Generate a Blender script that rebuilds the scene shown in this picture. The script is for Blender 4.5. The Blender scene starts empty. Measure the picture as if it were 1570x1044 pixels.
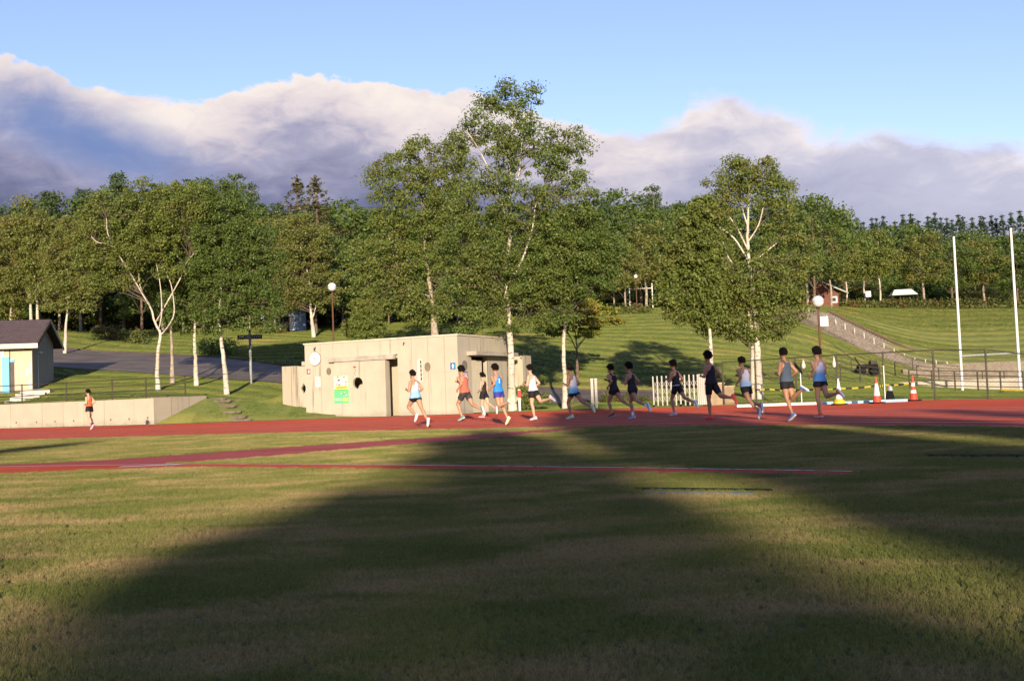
import bpy, bmesh, math, random
import numpy as np
from mathutils import Vector, Matrix, noise, Quaternion

random.seed(11)
sin, cos, tan, pi, rad = math.sin, math.cos, math.tan, math.pi, math.radians
scene = bpy.context.scene
col = scene.collection

# ------------------------------------------------------------------ camera
FPX = 1635.0
CAM = Vector((0, 0, 0.92))
PITCH = math.atan(78.5 / FPX)
ROLL = rad(2.18)
FW = Vector((0, cos(PITCH), sin(PITCH)))
R0 = Vector((1, 0, 0)); U0 = Vector((0, -sin(PITCH), cos(PITCH)))
CR = R0 * cos(ROLL) - U0 * sin(ROLL)
CU = U0 * cos(ROLL) + R0 * sin(ROLL)
cam_d = bpy.data.cameras.new('camera'); cam = bpy.data.objects.new('camera', cam_d)
col.objects.link(cam)
cam_d.sensor_width = 36; cam_d.lens = 36 * FPX / 1570; cam_d.clip_end = 5000; cam_d.clip_start = 0.05
M = Matrix.Identity(4)
for i in range(3):
    M[i][0] = CR[i]; M[i][1] = CU[i]; M[i][2] = -FW[i]; M[i][3] = CAM[i]
cam.matrix_world = M
scene.camera = cam

def ray(px, py):
    return (FW + CR * ((px - 785) / FPX) + CU * ((522 - py) / FPX))
def at(px, py, Y):
    d = ray(px, py); return CAM + d * (Y / d.y)
def gnd(px, py, z=0.0):
    d = ray(px, py); return CAM + d * ((z - CAM.z) / d.z)

# ------------------------------------------------------------------ sun + sky
SUN_EL = rad(11.0)
SUN_AZ = math.atan((740 - 785) / FPX)           # direction the light travels, from +Y towards +X
SD = Vector((sin(SUN_AZ) * cos(SUN_EL), cos(SUN_AZ) * cos(SUN_EL), -sin(SUN_EL)))
sd = bpy.data.lights.new('sun', 'SUN'); sd.energy = 5.0; sd.angle = rad(0.53); sd.color = (1.0, 0.83, 0.60)
sun = bpy.data.objects.new('sun', sd); col.objects.link(sun)
sun.rotation_euler = SD.to_track_quat('-Z', 'Y').to_euler()
sun.location = (0, -20, 40)

class NT:
    """small node-building helper"""
    def __init__(self, tree): self.t = tree; self.n = tree.nodes; self.l = tree.links
    def node(self, typ, **kw):
        nd = self.n.new(typ)
        for k, v in kw.items(): setattr(nd, k, v)
        return nd
    def put(self, sock, v):
        if isinstance(v, bpy.types.NodeSocket): self.l.new(v, sock)
        elif v is not None:
            if sock.type == 'RGBA' and not hasattr(v, '__len__'): v = (v, v, v, 1)
            if sock.type == 'RGBA' and len(v) == 3: v = (*v, 1)
            sock.default_value = v
    def math(self, op, a, b=0.0, c=None, clamp=False):
        nd = self.node('ShaderNodeMath', operation=op); nd.use_clamp = clamp
        self.put(nd.inputs[0], a); self.put(nd.inputs[1], b)
        if c is not None: self.put(nd.inputs[2], c)
        return nd.outputs[0]
    def mix(self, f, a, b, blend='MIX'):
        nd = self.node('ShaderNodeMix'); nd.data_type = 'RGBA'; nd.blend_type = blend
        self.put(nd.inputs[0], f); self.put(nd.inputs[6], a); self.put(nd.inputs[7], b)
        return nd.outputs[2]
    def noise(self, vec, scale, detail=3, rough=0.55, dist=0.0):
        nd = self.node('ShaderNodeTexNoise')
        if vec is not None: self.l.new(vec, nd.inputs['Vector'])
        nd.inputs['Scale'].default_value = scale; nd.inputs['Detail'].default_value = detail
        nd.inputs['Roughness'].default_value = rough; nd.inputs['Distortion'].default_value = dist
        return nd.outputs[0]
    def ramp(self, f, stops, interp='LINEAR'):
        nd = self.node('ShaderNodeValToRGB'); cr = nd.color_ramp; cr.interpolation = interp
        while len(cr.elements) < len(stops): cr.elements.new(0.5)
        for e, (p, c) in zip(cr.elements, sorted(stops, key=lambda s: s[0])):
            e.position = p; e.color = (*c, 1) if hasattr(c, '__len__') else (c, c, c, 1)
        self.put(nd.inputs[0], f)
        return nd.outputs[0]
    def smooth(self, x, a, b):
        nd = self.node('ShaderNodeMapRange'); nd.interpolation_type = 'SMOOTHSTEP'
        self.put(nd.inputs[0], x); nd.inputs[1].default_value = a; nd.inputs[2].default_value = b
        return nd.outputs[0]
    def scale(self, vec, s):
        nd = self.node('ShaderNodeVectorMath', operation='MULTIPLY')
        self.put(nd.inputs[0], vec); nd.inputs[1].default_value = s
        return nd.outputs[0]

world = bpy.data.worlds.new('World'); scene.world = world; world.use_nodes = True
W = NT(world.node_tree); W.n.clear()
sky = W.node('ShaderNodeTexSky', sky_type='NISHITA'); sky.sun_disc = False
sky.sun_elevation = SUN_EL; sky.sun_rotation = math.pi + SUN_AZ
sky.air_density = 1.0; sky.dust_density = 0.4; sky.ozone_density = 1.6
tc = W.node('ShaderNodeTexCoord')
sep = W.node('ShaderNodeSeparateXYZ'); W.l.new(tc.outputs['Generated'], sep.inputs[0])
az = W.math('ARCTAN2', sep.outputs[0], sep.outputs[1])               # 0 = +Y
el = W.math('ARCSINE', sep.outputs[2])
# cloud bank: its upper edge over azimuth (the same bank goes on round the horizon)
TOP = [(-40, 60), (0, 82), (60, 98), (120, 118), (200, 142), (300, 156), (380, 142), (470, 130), (580, 126), (640, 146), (700, 142), (790, 170),
       (900, 192), (1000, 200), (1040, 186), (1060, 160), (1110, 152), (1180, 168), (1260, 186), (1340, 196), (1420, 208), (1500, 214), (1610, 222)]
AZR = 0.62
stops = []
for px, py in TOP:
    d = ray(px, py).normalized(); a = math.atan2(d.x, d.y); e = math.asin(d.z)
    stops.append(((a + AZR) / (2 * AZR), e / 0.6))
stops = [(0.0, stops[0][1] * 0.95)] + stops + [(1.0, stops[-1][1])]
azn = W.math('MULTIPLY_ADD', az, 1 / (2 * AZR), 0.5, clamp=True)
top = W.math('MULTIPLY', W.ramp(azn, stops, 'B_SPLINE' if False else 'EASE'), 0.6)
cv = W.node('ShaderNodeCombineXYZ')
W.put(cv.inputs[0], W.math('MULTIPLY', az, 1.0)); W.put(cv.inputs[1], W.math('MULTIPLY', el, 1.5))
cvec = cv.outputs[0]
n1 = W.noise(cvec, 8.0, 8, 0.62, 0.5)
n2 = W.noise(W.scale(cvec, (1, 1.4, 1)), 26.0, 6, 0.6, 0.6)
n3 = W.noise(W.scale(cvec, (0.8, 1.6, 1)), 5.0, 4, 0.5, 0.8)
dep = W.math('SUBTRACT', top, el)                                       # depth under the bank's upper edge (radians)
dep2 = W.math('ADD', dep, W.math('MULTIPLY', W.math('SUBTRACT', n1, 0.5), 0.060))
dep3 = W.math('ADD', dep2, W.math('MULTIPLY', W.math('SUBTRACT', n2, 0.5), 0.022))
soft = W.smooth(az, -0.05, 0.42)
edge_w = W.math('MULTIPLY_ADD', soft, 0.022, 0.005)
cover = W.math('DIVIDE', W.math('ADD', dep3, 0.003), edge_w, clamp=True)
cover = W.math('MULTIPLY', W.smooth(cover, 0.0, 1.0), W.math('MULTIPLY_ADD', soft, -0.10, 1.0))
# far-off thin haze veil low in the sky on the right
shade = W.math('ADD', W.math('ADD', W.math('DIVIDE', dep3, 0.135), W.math('MULTIPLY', W.math('SUBTRACT', n3, 0.5), 0.95)), W.math('MULTIPLY', W.math('SUBTRACT', n2, 0.5), 0.35))
rightness = W.smooth(az, -0.10, 0.40)
colL = W.ramp(shade, [(0.0, (0.98, 0.88, 0.82)), (0.24, (0.80, 0.71, 0.74)), (0.46, (0.43, 0.42, 0.57)), (0.72, (0.24, 0.25, 0.40)), (1.0, (0.12, 0.135, 0.25))])
colR = W.ramp(shade, [(0.0, (0.92, 0.82, 0.80)), (0.26, (0.58, 0.55, 0.66)), (0.60, (0.43, 0.42, 0.54)), (1.0, (0.38, 0.375, 0.48))])
ccol = W.mix(rightness, colL, colR)
# a torn window of blue in the bank on the left
gx = W.math('SUBTRACT', az, -0.375); gy = W.math('SUBTRACT', W.math('MULTIPLY_ADD', gx, 0.34, el), 0.233)
gd = W.math('SQRT', W.math('ADD', W.math('POWER', W.math('MULTIPLY', gx, 0.30), 2.0), W.math('POWER', gy, 2.0)))
gap = W.smooth(W.math('ADD', gd, W.math('MULTIPLY', W.math('SUBTRACT', n1, 0.5), 0.075)), 0.046, 0.002)
ccol = W.mix(W.math('MULTIPLY', gap, 0.85), ccol, (0.17, 0.27, 0.56))
SKY_S = 0.14
skc = W.mix(1.0, sky.outputs[0], (1.17, 1.06, 1.34), 'MULTIPLY')
bgA = W.node('ShaderNodeBackground'); W.put(bgA.inputs[0], skc); bgA.inputs[1].default_value = SKY_S
bgB = W.node('ShaderNodeBackground'); W.put(bgB.inputs[0], ccol); bgB.inputs[1].default_value = 0.70
mx = W.node('ShaderNodeMixShader'); W.put(mx.inputs[0], cover)
W.l.new(bgA.outputs[0], mx.inputs[1]); W.l.new(bgB.outputs[0], mx.inputs[2])
out = W.node('ShaderNodeOutputWorld'); W.l.new(mx.outputs[0], out.inputs[0])

vs = scene.view_settings; scene.display_settings.display_device = 'sRGB'
vs.view_transform = 'Standard'; vs.look = 'None'; vs.exposure = 0.5; vs.gamma = 1.0; vs.use_curve_mapping = False
scene.render.engine = 'CYCLES'
scene.cycles.max_bounces = 5; scene.cycles.transparent_max_bounces = 6
scene.cycles.use_denoising = True

# ------------------------------------------------------------------ mesh / material helpers
def principled(name):
    m = bpy.data.materials.new(name); m.use_nodes = True
    T = NT(m.node_tree); b = m.node_tree.nodes['Principled BSDF']
    return m, T, b
_mats = {}
def mat(name, c, rough=0.7, var=0.15, scale=3.0, bump=0.0, bscale=40.0, metal=0.0, spec=0.3, c2=None, coord='Object', detail=4, bdist=0.02):
    if name in _mats: return _mats[name]
    m, T, b = principled(name)
    tcn = T.node('ShaderNodeTexCoord'); v = tcn.outputs[coord]
    if coord == 'Position':
        pass
    n = T.noise(v, scale, detail)
    dark = tuple(x * (1 - var) for x in c) if c2 is None else c2
    lite = tuple(min(1, x * (1 + var)) for x in c)
    f = T.smooth(n, 0.3, 0.7)
    T.put(b.inputs['Base Color'], T.mix(f, dark, lite))
    b.inputs['Roughness'].default_value = rough; b.inputs['Metallic'].default_value = metal
    b.inputs['Specular IOR Level'].default_value = spec
    if bump:
        bn = T.node('ShaderNodeBump'); bn.inputs['Strength'].default_value = bump; bn.inputs['Distance'].default_value = bdist
        T.put(bn.inputs['Height'], T.noise(v, bscale, 4)); T.l.new(bn.outputs[0], b.inputs['Normal'])
    _mats[name] = m
    return m

def tag(o, label=None, cat=None, group=None, kind=None):
    if label: o['label'] = label
    if cat: o['category'] = cat
    if group: o['group'] = group
    if kind: o['kind'] = kind
    return o
def empty(name, loc, rz=0.0):
    o = bpy.data.objects.new(name, None); col.objects.link(o)
    o.location = loc; o.rotation_euler = (0, 0, rz); o.empty_display_size = 0.3
    return o
def link_mesh(name, me, parent=None, loc=None):
    o = bpy.data.objects.new(name, me); col.objects.link(o)
    if parent: o.parent = parent
    if loc is not None: o.location = loc
    return o

class MB:
    """collects shapes; build() links them as one mesh object"""
    def __init__(self, off=None): self.v = []; self.f = []; self.off = off
    def add(self, vs_, fs_):
        k = len(self.v); self.v += [tuple(p) for p in vs_]; self.f += [tuple(i + k for i in f) for f in fs_]
        return self
    def box(self, c, s, rz=0.0, rx=0.0, ry=0.0):
        hx, hy, hz_ = s[0] / 2, s[1] / 2, s[2] / 2
        vs_ = [Vector((x, y, z)) for x in (-hx, hx) for y in (-hy, hy) for z in (-hz_, hz_)]
        if rz or rx or ry:
            R = Matrix.Rotation(rz, 3, 'Z') @ Matrix.Rotation(ry, 3, 'Y') @ Matrix.Rotation(rx, 3, 'X')
            vs_ = [R @ p for p in vs_]
        C = Vector(c)
        return self.add([p + C for p in vs_], [(0, 1, 3, 2), (4, 6, 7, 5), (0, 4, 5, 1), (2, 3, 7, 6), (0, 2, 6, 4), (1, 5, 7, 3)])
    def b(self, x0, x1, y0, y1, z0, z1):
        return self.box(((x0 + x1) / 2, (y0 + y1) / 2, (z0 + z1) / 2), (x1 - x0, y1 - y0, z1 - z0))
    def tube(self, pts, rs, n=8, cap=True):
        pts = [Vector(p) for p in pts]
        if not hasattr(rs, '__len__'): rs = [rs] * len(pts)
        k = len(self.v); prev = None
        for i, p in enumerate(pts):
            t = (pts[min(i + 1, len(pts) - 1)] - pts[max(i - 1, 0)])
            if t.length < 1e-9: t = Vector((0, 0, 1))
            t.normalize()
            if prev is None:
                a = Vector((1, 0, 0)) if abs(t.x) < 0.8 else Vector((0, 1, 0))
                u = t.cross(a).normalized()
            else:
                u = (prev - t * prev.dot(t))
                u = u.normalized() if u.length > 1e-6 else t.orthogonal().normalized()
            prev = u; w = t.cross(u)
            for j in range(n):
                a = 2 * pi * j / n
                q = p + (u * cos(a) + w * sin(a)) * rs[i]
                self.v.append(tuple(q))
        for i in range(len(pts) - 1):
            for j in range(n):
                a = k + i * n + j; b_ = k + i * n + (j + 1) % n
                self.f.append((a, b_, b_ + n, a + n))
        if cap:
            self.f.append(tuple(k + j for j in reversed(range(n))))
            self.f.append(tuple(k + (len(pts) - 1) * n + j for j in range(n)))
        return self
    def lathe(self, c, prof, n=16, squash=(1, 1)):
        k = len(self.v); c = Vector(c)
        for r, z in prof:
            for j in range(n):
                a = 2 * pi * j / n
                self.v.append((c.x + r * cos(a) * squash[0], c.y + r * sin(a) * squash[1], c.z + z))
        for i in range(len(prof) - 1):
            for j in range(n):
                a = k + i * n + j; b_ = k + i * n + (j + 1) % n
                self.f.append((a, b_, b_ + n, a + n))
        self.f.append(tuple(k + j for j in reversed(range(n)))); self.f.append(tuple(k + (len(prof) - 1) * n + j for j in range(n)))
        return self
    def prism(self, poly, z0, z1):
        k = len(self.v); n = len(poly)
        self.v += [(p[0], p[1], z0) for p in poly] + [(p[0], p[1], z1) for p in poly]
        self.f.append(tuple(k + i for i in reversed(range(n)))); self.f.append(tuple(k + n + i for i in range(n)))
        for i in range(n):
            j = (i + 1) % n; self.f.append((k + i, k + j, k + n + j, k + n + i))
        return self
    def prism_xz(self, poly, y0, y1):
        """polygon in x,z extruded along y"""
        k = len(self.v); n = len(poly)
        self.v += [(p[0], y0, p[1]) for p in poly] + [(p[0], y1, p[1]) for p in poly]
        self.f.append(tuple(k + i for i in range(n))); self.f.append(tuple(k + n + i for i in reversed(range(n))))
        for i in range(n):
            j = (i + 1) % n; self.f.append((k + j, k + i, k + n + i, k + n + j))
        return self
    def build(self, name, m, parent=None, smooth=False, bevel=0.0):
        me = bpy.data.meshes.new(name)
        vs_ = self.v if self.off is None else [tuple(Vector(p) - self.off) for p in self.v]
        me.from_pydata(vs_, [], self.f); me.update()
        bm = bmesh.new(); bm.from_mesh(me); bmesh.ops.recalc_face_normals(bm, faces=bm.faces)
        if bevel:
            bmesh.ops.bevel(bm, geom=[e for e in bm.edges if len(e.link_faces) == 2 and e.calc_face_angle(0) > 0.5], offset=bevel, segments=2, affect='EDGES', clamp_overlap=True)
        bm.to_mesh(me); bm.free()
        if m: me.materials.append(m)
        if smooth:
            for p in me.polygons: p.use_smooth = True
        return link_mesh(name, me, parent)

def copy_tree(o, parent=None):
    c = o.copy(); col.objects.link(c)
    if parent: c.parent = parent
    for ch in list(o.children): copy_tree(ch, c)
    return c

def smoothstep(a, b, x):
    t = min(1, max(0, (x - a) / (b - a))); return t * t * (3 - 2 * t)
def catmull(pts, n=8):
    pts = [Vector(p) for p in pts]
    P = [pts[0] * 2 - pts[1]] + pts + [pts[-1] * 2 - pts[-2]]
    o = []
    for i in range(1, len(P) - 2):
        for k in range(n):
            t = k / n
            o.append(0.5 * ((2 * P[i]) + (-P[i - 1] + P[i + 1]) * t + (2 * P[i - 1] - 5 * P[i] + 4 * P[i + 1] - P[i + 2]) * t * t + (-P[i - 1] + 3 * P[i] - 3 * P[i + 1] + P[i + 2]) * t ** 3))
    o.append(pts[-1]); return o
# ================================================================== TERRAIN
# outer edge of the running track (Y as a function of X) and inner edge
Lpts = [gnd(px, py) for px, py in ((0, 657), (245, 650.5), (430, 644), (640, 637), (900, 628), (1085, 622.5), (1300, 616.5), (1400, 613.8), (1570, 611))]
Lx = [p.x for p in Lpts]; Ly_ = [p.y for p in Lpts]
s0 = (Ly_[1] - Ly_[0]) / (Lx[1] - Lx[0]); s1 = (Ly_[-1] - Ly_[-2]) / (Lx[-1] - Lx[-2])
Lx = [Lx[0] - 300, Lx[0] - 60] + Lx + [Lx[-1] + 8, Lx[-1] + 20, Lx[-1] + 300]
Ly_ = [Ly_[0] - 60 * s0 - 40, Ly_[0] - 60 * s0] + Ly_ + [Ly_[-1] + 8 * s1 * 1.15, Ly_[-1] + 20 * s1 * 1.3, Ly_[-1] + 20 * s1 * 1.3 - 60]
def LY(x): return float(np.interp(x, Lx, Ly_))
Npts = [gnd(px, py) for px, py in ((0, 675.5), (350, 665.5), (640, 659), (900, 654), (1200, 652), (1570, 655))]
_nd = (Npts[0] - Npts[1]).normalized()
Npts = [Npts[0] + _nd * k for k in (60, 48, 36, 24, 12)] + Npts + [Vector((8.9, 12.5, 0)), Vector((7.2, 3, 0)), Vector((3, -6, 0)), Vector((-6, -12, 0))]
N = catmull(Npts, 14)

# hillside: heights known at points picked along the view, interpolated in between
CP = []
def cp(px, py, D): p = at(px, py, D); CP.append((p.x, p.y, p.z))
for a in ((57, 600, 62), (150, 571, 70), (150, 543, 86), (20, 560, 70), (330, 584, 65), (330, 549, 79), (430, 588, 63), (430, 562, 73), (430, 512, 104), (430, 536, 88),
          (560, 523, 100), (50, 503, 95), (200, 516, 100), (330, 505, 115), (245, 590, 59), (320, 604, 57), (365, 606, 56),
          (900, 617, 52), (850, 612, 56), (900, 560, 75), (900, 503, 100), (960, 480, 110), (1000, 592, 64), (1000, 541, 80), (1000, 482, 112),
          (1150, 601, 56), (1150, 552, 74), (1150, 503, 94), (1150, 478, 108), (1230, 601, 52), (1240, 560, 74), (1250, 470, 118), (1240, 510, 96),
          (1400, 601, 52), (1400, 600, 70), (1400, 592, 78), (1400, 578, 92), (1400, 567, 104), (1400, 520, 121), (1400, 472, 138),
          (1560, 602, 50), (1560, 602, 68), (1560, 592, 80), (1560, 573, 100), (1560, 520, 116), (1560, 473, 132), (1300, 590, 66), (1310, 560, 88), (1300, 470, 128),
          (1330, 577, 84), (700, 520, 80), (760, 545, 70), (760, 510, 95)):
    cp(*a)
for x in (-10, -7, -4, -1, 2, 5): CP.append((x, LY(x) + 5, 0.05))
for x in (-9, -5, -1): CP.append((x, LY(x) + 12, 0.7))
for x, y, z in ((-120, 60, 3), (-120, 130, 10), (-80, 230, 13), (0, 230, 13), (80, 230, 13), (150, 150, 11), (120, 60, 0), (0, 160, 11.5), (60, 170, 12), (-60, 160, 12), (30, 165, 11.5), (-200, 300, 16), (200, 300, 16), (0, 330, 17), (-60, 66, 2.6), (60, 50, -0.2), (60, 70, -0.2)):
    CP.append((x, y, z))
CPn = np.array(CP)
def _solve():
    P = CPn[:, :2]; n = len(P)
    d = np.linalg.norm(P[:, None] - P[None], axis=2)
    A = np.zeros((n + 3, n + 3)); A[:n, :n] = d + np.eye(n) * -1.2
    A[:n, n] = 1; A[:n, n + 1:] = P; A[n, :n] = 1; A[n + 1:, :n] = P.T
    return np.linalg.solve(A, np.concatenate([CPn[:, 2], [0, 0, 0]]))
RBF = _solve()
Xwe = at(300, 609, LY(-17.4)).x            # right end of the retaining wall
Xws = at(246, 651, LY(-19)).x              # where its face meets the slope
WALL_T = 1.27
WING = 2.3
def wing_t(x): return WING * (x - Xws) / (Xwe - Xws)
def edge_z(x):
    return WALL_T if x < Xws else 0.0
def hz(x, y):
    n = len(CPn); d = np.hypot(CPn[:, 0] - x, CPn[:, 1] - y)
    z = float(RBF[:n] @ d + RBF[n] + RBF[n + 1] * x + RBF[n + 2] * y)
    t = y - LY(x)
    if t <= 0: return 0.0
    e = edge_z(x); w = smoothstep(0.0, 4.5, t)
    if Xws <= x < Xwe:
        tw = wing_t(x)
        if t < tw + 0.2: return (WALL_T - 0.05) * (x - Xws) / (Xwe - Xws) * min(1, t / max(tw, 0.05)) ** 0.8
        e = WALL_T; w = smoothstep(tw, tw + 4.0, t)
    elif Xwe <= x < Xwe + 9:
        e = (WALL_T - 0.05) * smoothstep(0, 1, t / (WING + 0.25 * (x - Xwe)))
        w = smoothstep(1.0, 5.5, t)
    if -11.9 < x < 3.2 and t < 11: w *= smoothstep(4, 11, t)
    elif x >= 3.2: w = smoothstep(0.3, 5, t)
    return e * (1 - w) + max(z, -0.6) * w + 0.02 * noise.noise((x * 0.2, y * 0.2, 0)) * w
def on(px, py, D, dz=0.0):
    """point on the hillside under the picture column of (px,py) at depth D"""
    p = at(px, py, D); return Vector((p.x, p.y, hz(p.x, p.y) + dz))

def grass_mat(name, green, green2, dry, dscale, dry_lo, dry_hi, bump=0.6, bscale=60, stripes=False, coordscale=1.0):
    m, T, b = principled(name)
    g = T.node('ShaderNodeNewGeometry'); v = g.outputs['Position']
    n1 = T.noise(v, 0.9, 5); n2 = T.noise(T.scale(v, (0.55, 1.0, 1)), dscale, 5, 0.6, 0.5); n3 = T.noise(v, 14.0, 3)
    c = T.mix(T.smooth(n1, 0.3, 0.7), green, green2)
    f = T.smooth(T.math('ADD', n2, T.math('MULTIPLY', T.math('SUBTRACT', n3, 0.5), 0.16)), dry_lo, dry_hi)
    c = T.mix(f, c, dry)
    n4 = T.noise(v, 55.0, 2)
    c = T.mix(T.smooth(n4, 0.35, 0.65), T.mix(1.0, c, (0.62, 0.62, 0.6), 'MULTIPLY'), c)
    if stripes:
        # mowing stripes along the bank
        sp = T.node('ShaderNodeSeparateXYZ'); T.l.new(v, sp.inputs[0])
        w = T.math('SINE', T.math('MULTIPLY', T.math('ADD', T.math('MULTIPLY_ADD', sp.outputs[0], 0.22, sp.outputs[1]), T.math('MULTIPLY', n1, 1.6)), 2.1))
        c = T.mix(T.math('MULTIPLY', T.smooth(w, -0.6, 0.6), 0.8), T.mix(1.0, c, (0.82, 0.88, 0.9), 'MULTIPLY'), T.mix(1.0, c, (1.38, 1.25, 1.15), 'MULTIPLY'))
    T.put(b.inputs['Base Color'], c); b.inputs['Roughness'].default_value = 0.85; b.inputs['Specular IOR Level'].default_value = 0.15; b.inputs['Diffuse Roughness'].default_value = 1.0
    bn = T.node('ShaderNodeBump'); bn.inputs['Strength'].default_value = bump; bn.inputs['Distance'].default_value = 0.06
    T.put(bn.inputs['Height'], T.math('ADD', T.noise(v, bscale, 3), T.math('MULTIPLY', n3, 1.2))); T.l.new(bn.outputs[0], b.inputs['Normal'])
    return m
M_lawn = grass_mat('hill_lawn', (0.14, 0.17, 0.042), (0.21, 0.215, 0.065), (0.35, 0.28, 0.10), 0.13, 0.56, 0.74, bump=0.9, bscale=16, stripes=True)
M_soil = grass_mat('infield_turf', (0.09, 0.125, 0.030), (0.14, 0.155, 0.042), (0.30, 0.21, 0.095), 1.3, 0.40, 0.70, bump=0.8, bscale=60)
M_blade = grass_mat('turf_blade', (0.150, 0.185, 0.046), (0.235, 0.240, 0.070), (0.42, 0.315, 0.150), 1.3, 0.40, 0.70, bump=0.0)
M_lawnblade = grass_mat('lawn_blade', (0.135, 0.195, 0.042), (0.215, 0.250, 0.062), (0.38, 0.31, 0.11), 0.13, 0.56, 0.74, bump=0.0, stripes=True)

# hillside sheet
xs = list(np.concatenate([np.linspace(-330, -60, 14)[:-1], np.linspace(-60, 60, 145), np.linspace(60, 330, 14)[1:]]))
xs += list(np.linspace(Xws - 0.002, Xwe + 0.002, 22)) + [Xwe + 0.3, Xwe + 0.8]
xs = sorted(xs)
ts = list(np.concatenate([np.arange(0, 2.8, 0.1), np.arange(2.8, 12, 0.8), np.arange(12, 100, 1.5), np.linspace(101, 400, 24)]))
me_v = []; me_f = []
for x in xs:
    ly = LY(x)
    for t in ts: me_v.append((x, ly + t + 0.002, hz(x, ly + t + 0.002)))
nt = len(ts)
for i in range(len(xs) - 1):
    for j in range(nt - 1):
        a = i * nt + j; me_f.append((a, a + nt, a + nt + 1, a + 1))
hb = MB(); hb.add(me_v, me_f)
hill = hb.build('hillside', M_lawn, smooth=True); tag(hill, 'green mown grass hillside rising behind the running track', 'hillside', kind='structure')

# infield sheet (runs far out behind and beside the camera)
iv = []; if_ = []
ix = sorted(set([-330, -200, -120, -80] + list(np.linspace(-60, 60, 61)) + [80, 120, 200, 330]))
for x in ix:
    iv += [(x, -320, -0.012), (x, -60, -0.012), (x, 0, -0.012), (x, LY(x) + 0.01, -0.012)]
for i in range(len(ix) - 1):
    for j in range(3):
        a = i * 4 + j; if_.append((a, a + 4, a + 5, a + 1))
inf = MB().add(iv, if_).build('infield_ground', M_soil); tag(inf, 'patchy green and straw coloured infield turf in front of the track', 'ground', kind='structure')

# ------------------------------------------------------------------ running track
def rubber(name, c, c2):
    m, T, b = principled(name)
    g = T.node('ShaderNodeNewGeometry'); v = g.outputs['Position']
    n = T.noise(T.scale(v, (0.35, 0.8, 1)), 0.8, 5, 0.6); n2 = T.noise(v, 60.0, 3)
    cc = T.mix(T.smooth(n, 0.3, 0.72), c, c2)
    cc = T.mix(T.smooth(n2, 0.3, 0.7), T.mix(1.0, cc, (0.85, 0.85, 0.85), 'MULTIPLY'), cc)
    T.put(b.inputs['Base Color'], cc); b.inputs['Roughness'].default_value = 0.9; b.inputs['Specular IOR Level'].default_value = 0.12; b.inputs['Diffuse Roughness'].default_value = 1.0
    bn = T.node('ShaderNodeBump'); bn.inputs['Strength'].default_value = 1.0; bn.inputs['Distance'].default_value = 0.05
    T.put(bn.inputs['Height'], T.noise(v, 90.0, 2)); T.l.new(bn.outputs[0], b.inputs['Normal'])
    return m
M_track = rubber('red_track_rubber', (0.66, 0.105, 0.055), (0.74, 0.150, 0.08))
M_pink = rubber('faded_mauve_rubber', (0.46, 0.10, 0.105), (0.54, 0.14, 0.14))
M_line = mat('worn_white_line', (0.74, 0.60, 0.54), 0.7, 0.2, 2.0)
M_conc = mat('pale_concrete', (0.50, 0.45, 0.35), 0.85, 0.10, 0.7, bump=0.15, bscale=30, spec=0.2)
M_apron = mat('grey_gutter_concrete', (0.21, 0.195, 0.175), 0.85, 0.2, 1.2, bump=0.3, bscale=50)

def strip(a, b_, z, name, m, parent=None):
    n = len(a); v = [(p.x, p.y, z) for p in a] + [(p.x, p.y, z) for p in b_]
    f = [(i, i + 1, n + i + 1, n + i) for i in range(n - 1)]
    return MB().add(v, f).build(name, m, parent)
Nd = [p for p in N if p.y > 10 or p.x > 4]
def outer_for(p, i, arr):
    """matching point on the outer edge, straight across the track"""
    t = (arr[min(i + 1, len(arr) - 1)] - arr[max(i - 1, 0)]).normalized(); n = Vector((-t.y, t.x, 0))
    s = 0
    while s < 40:
        q = p + n * s
        if q.y >= LY(q.x) - 0.02: break
        s += 0.05
    return p + n * s
NO = [outer_for(p, i, Nd) for i, p in enumerate(Nd)]
trk = strip(Nd, NO, 0.004, 'running_track', M_track); tag(trk, 'red rubber running track curving across the picture', 'track', kind='structure')
for k in range(1, 9):
    off = 1.22 * k
    la = []; lb = []
    for i, p in enumerate(Nd):
        d = NO[i] - p
        if d.length < off + 0.2: continue
        u = d.normalized(); la.append(p + u * (off - 0.04)); lb.append(p + u * (off + 0.04))
    if len(la) > 2: strip(la, lb, 0.008, 'lane_line', M_line, trk)
strip([p + (NO[i] - p).normalized() * 0.02 for i, p in enumerate(Nd)], [p + (NO[i] - p).normalized() * 0.09 for i, p in enumerate(Nd)], 0.008, 'lane_line', M_line, trk)
# grey gutter along the outer edge
gx_ = [x for x in np.linspace(-75, 18, 120)]
ga = [Vector((x, LY(x) - 0.75 * smoothstep(2, -6, x) - 0.12, 0)) for x in gx_]; gb = [Vector((x, LY(x) + 0.02, 0)) for x in gx_]
tag(strip(ga, gb, 0.014, 'gutter', M_apron), 'narrow grey concrete gutter along the outer edge of the track', 'gutter', kind='structure')

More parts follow.
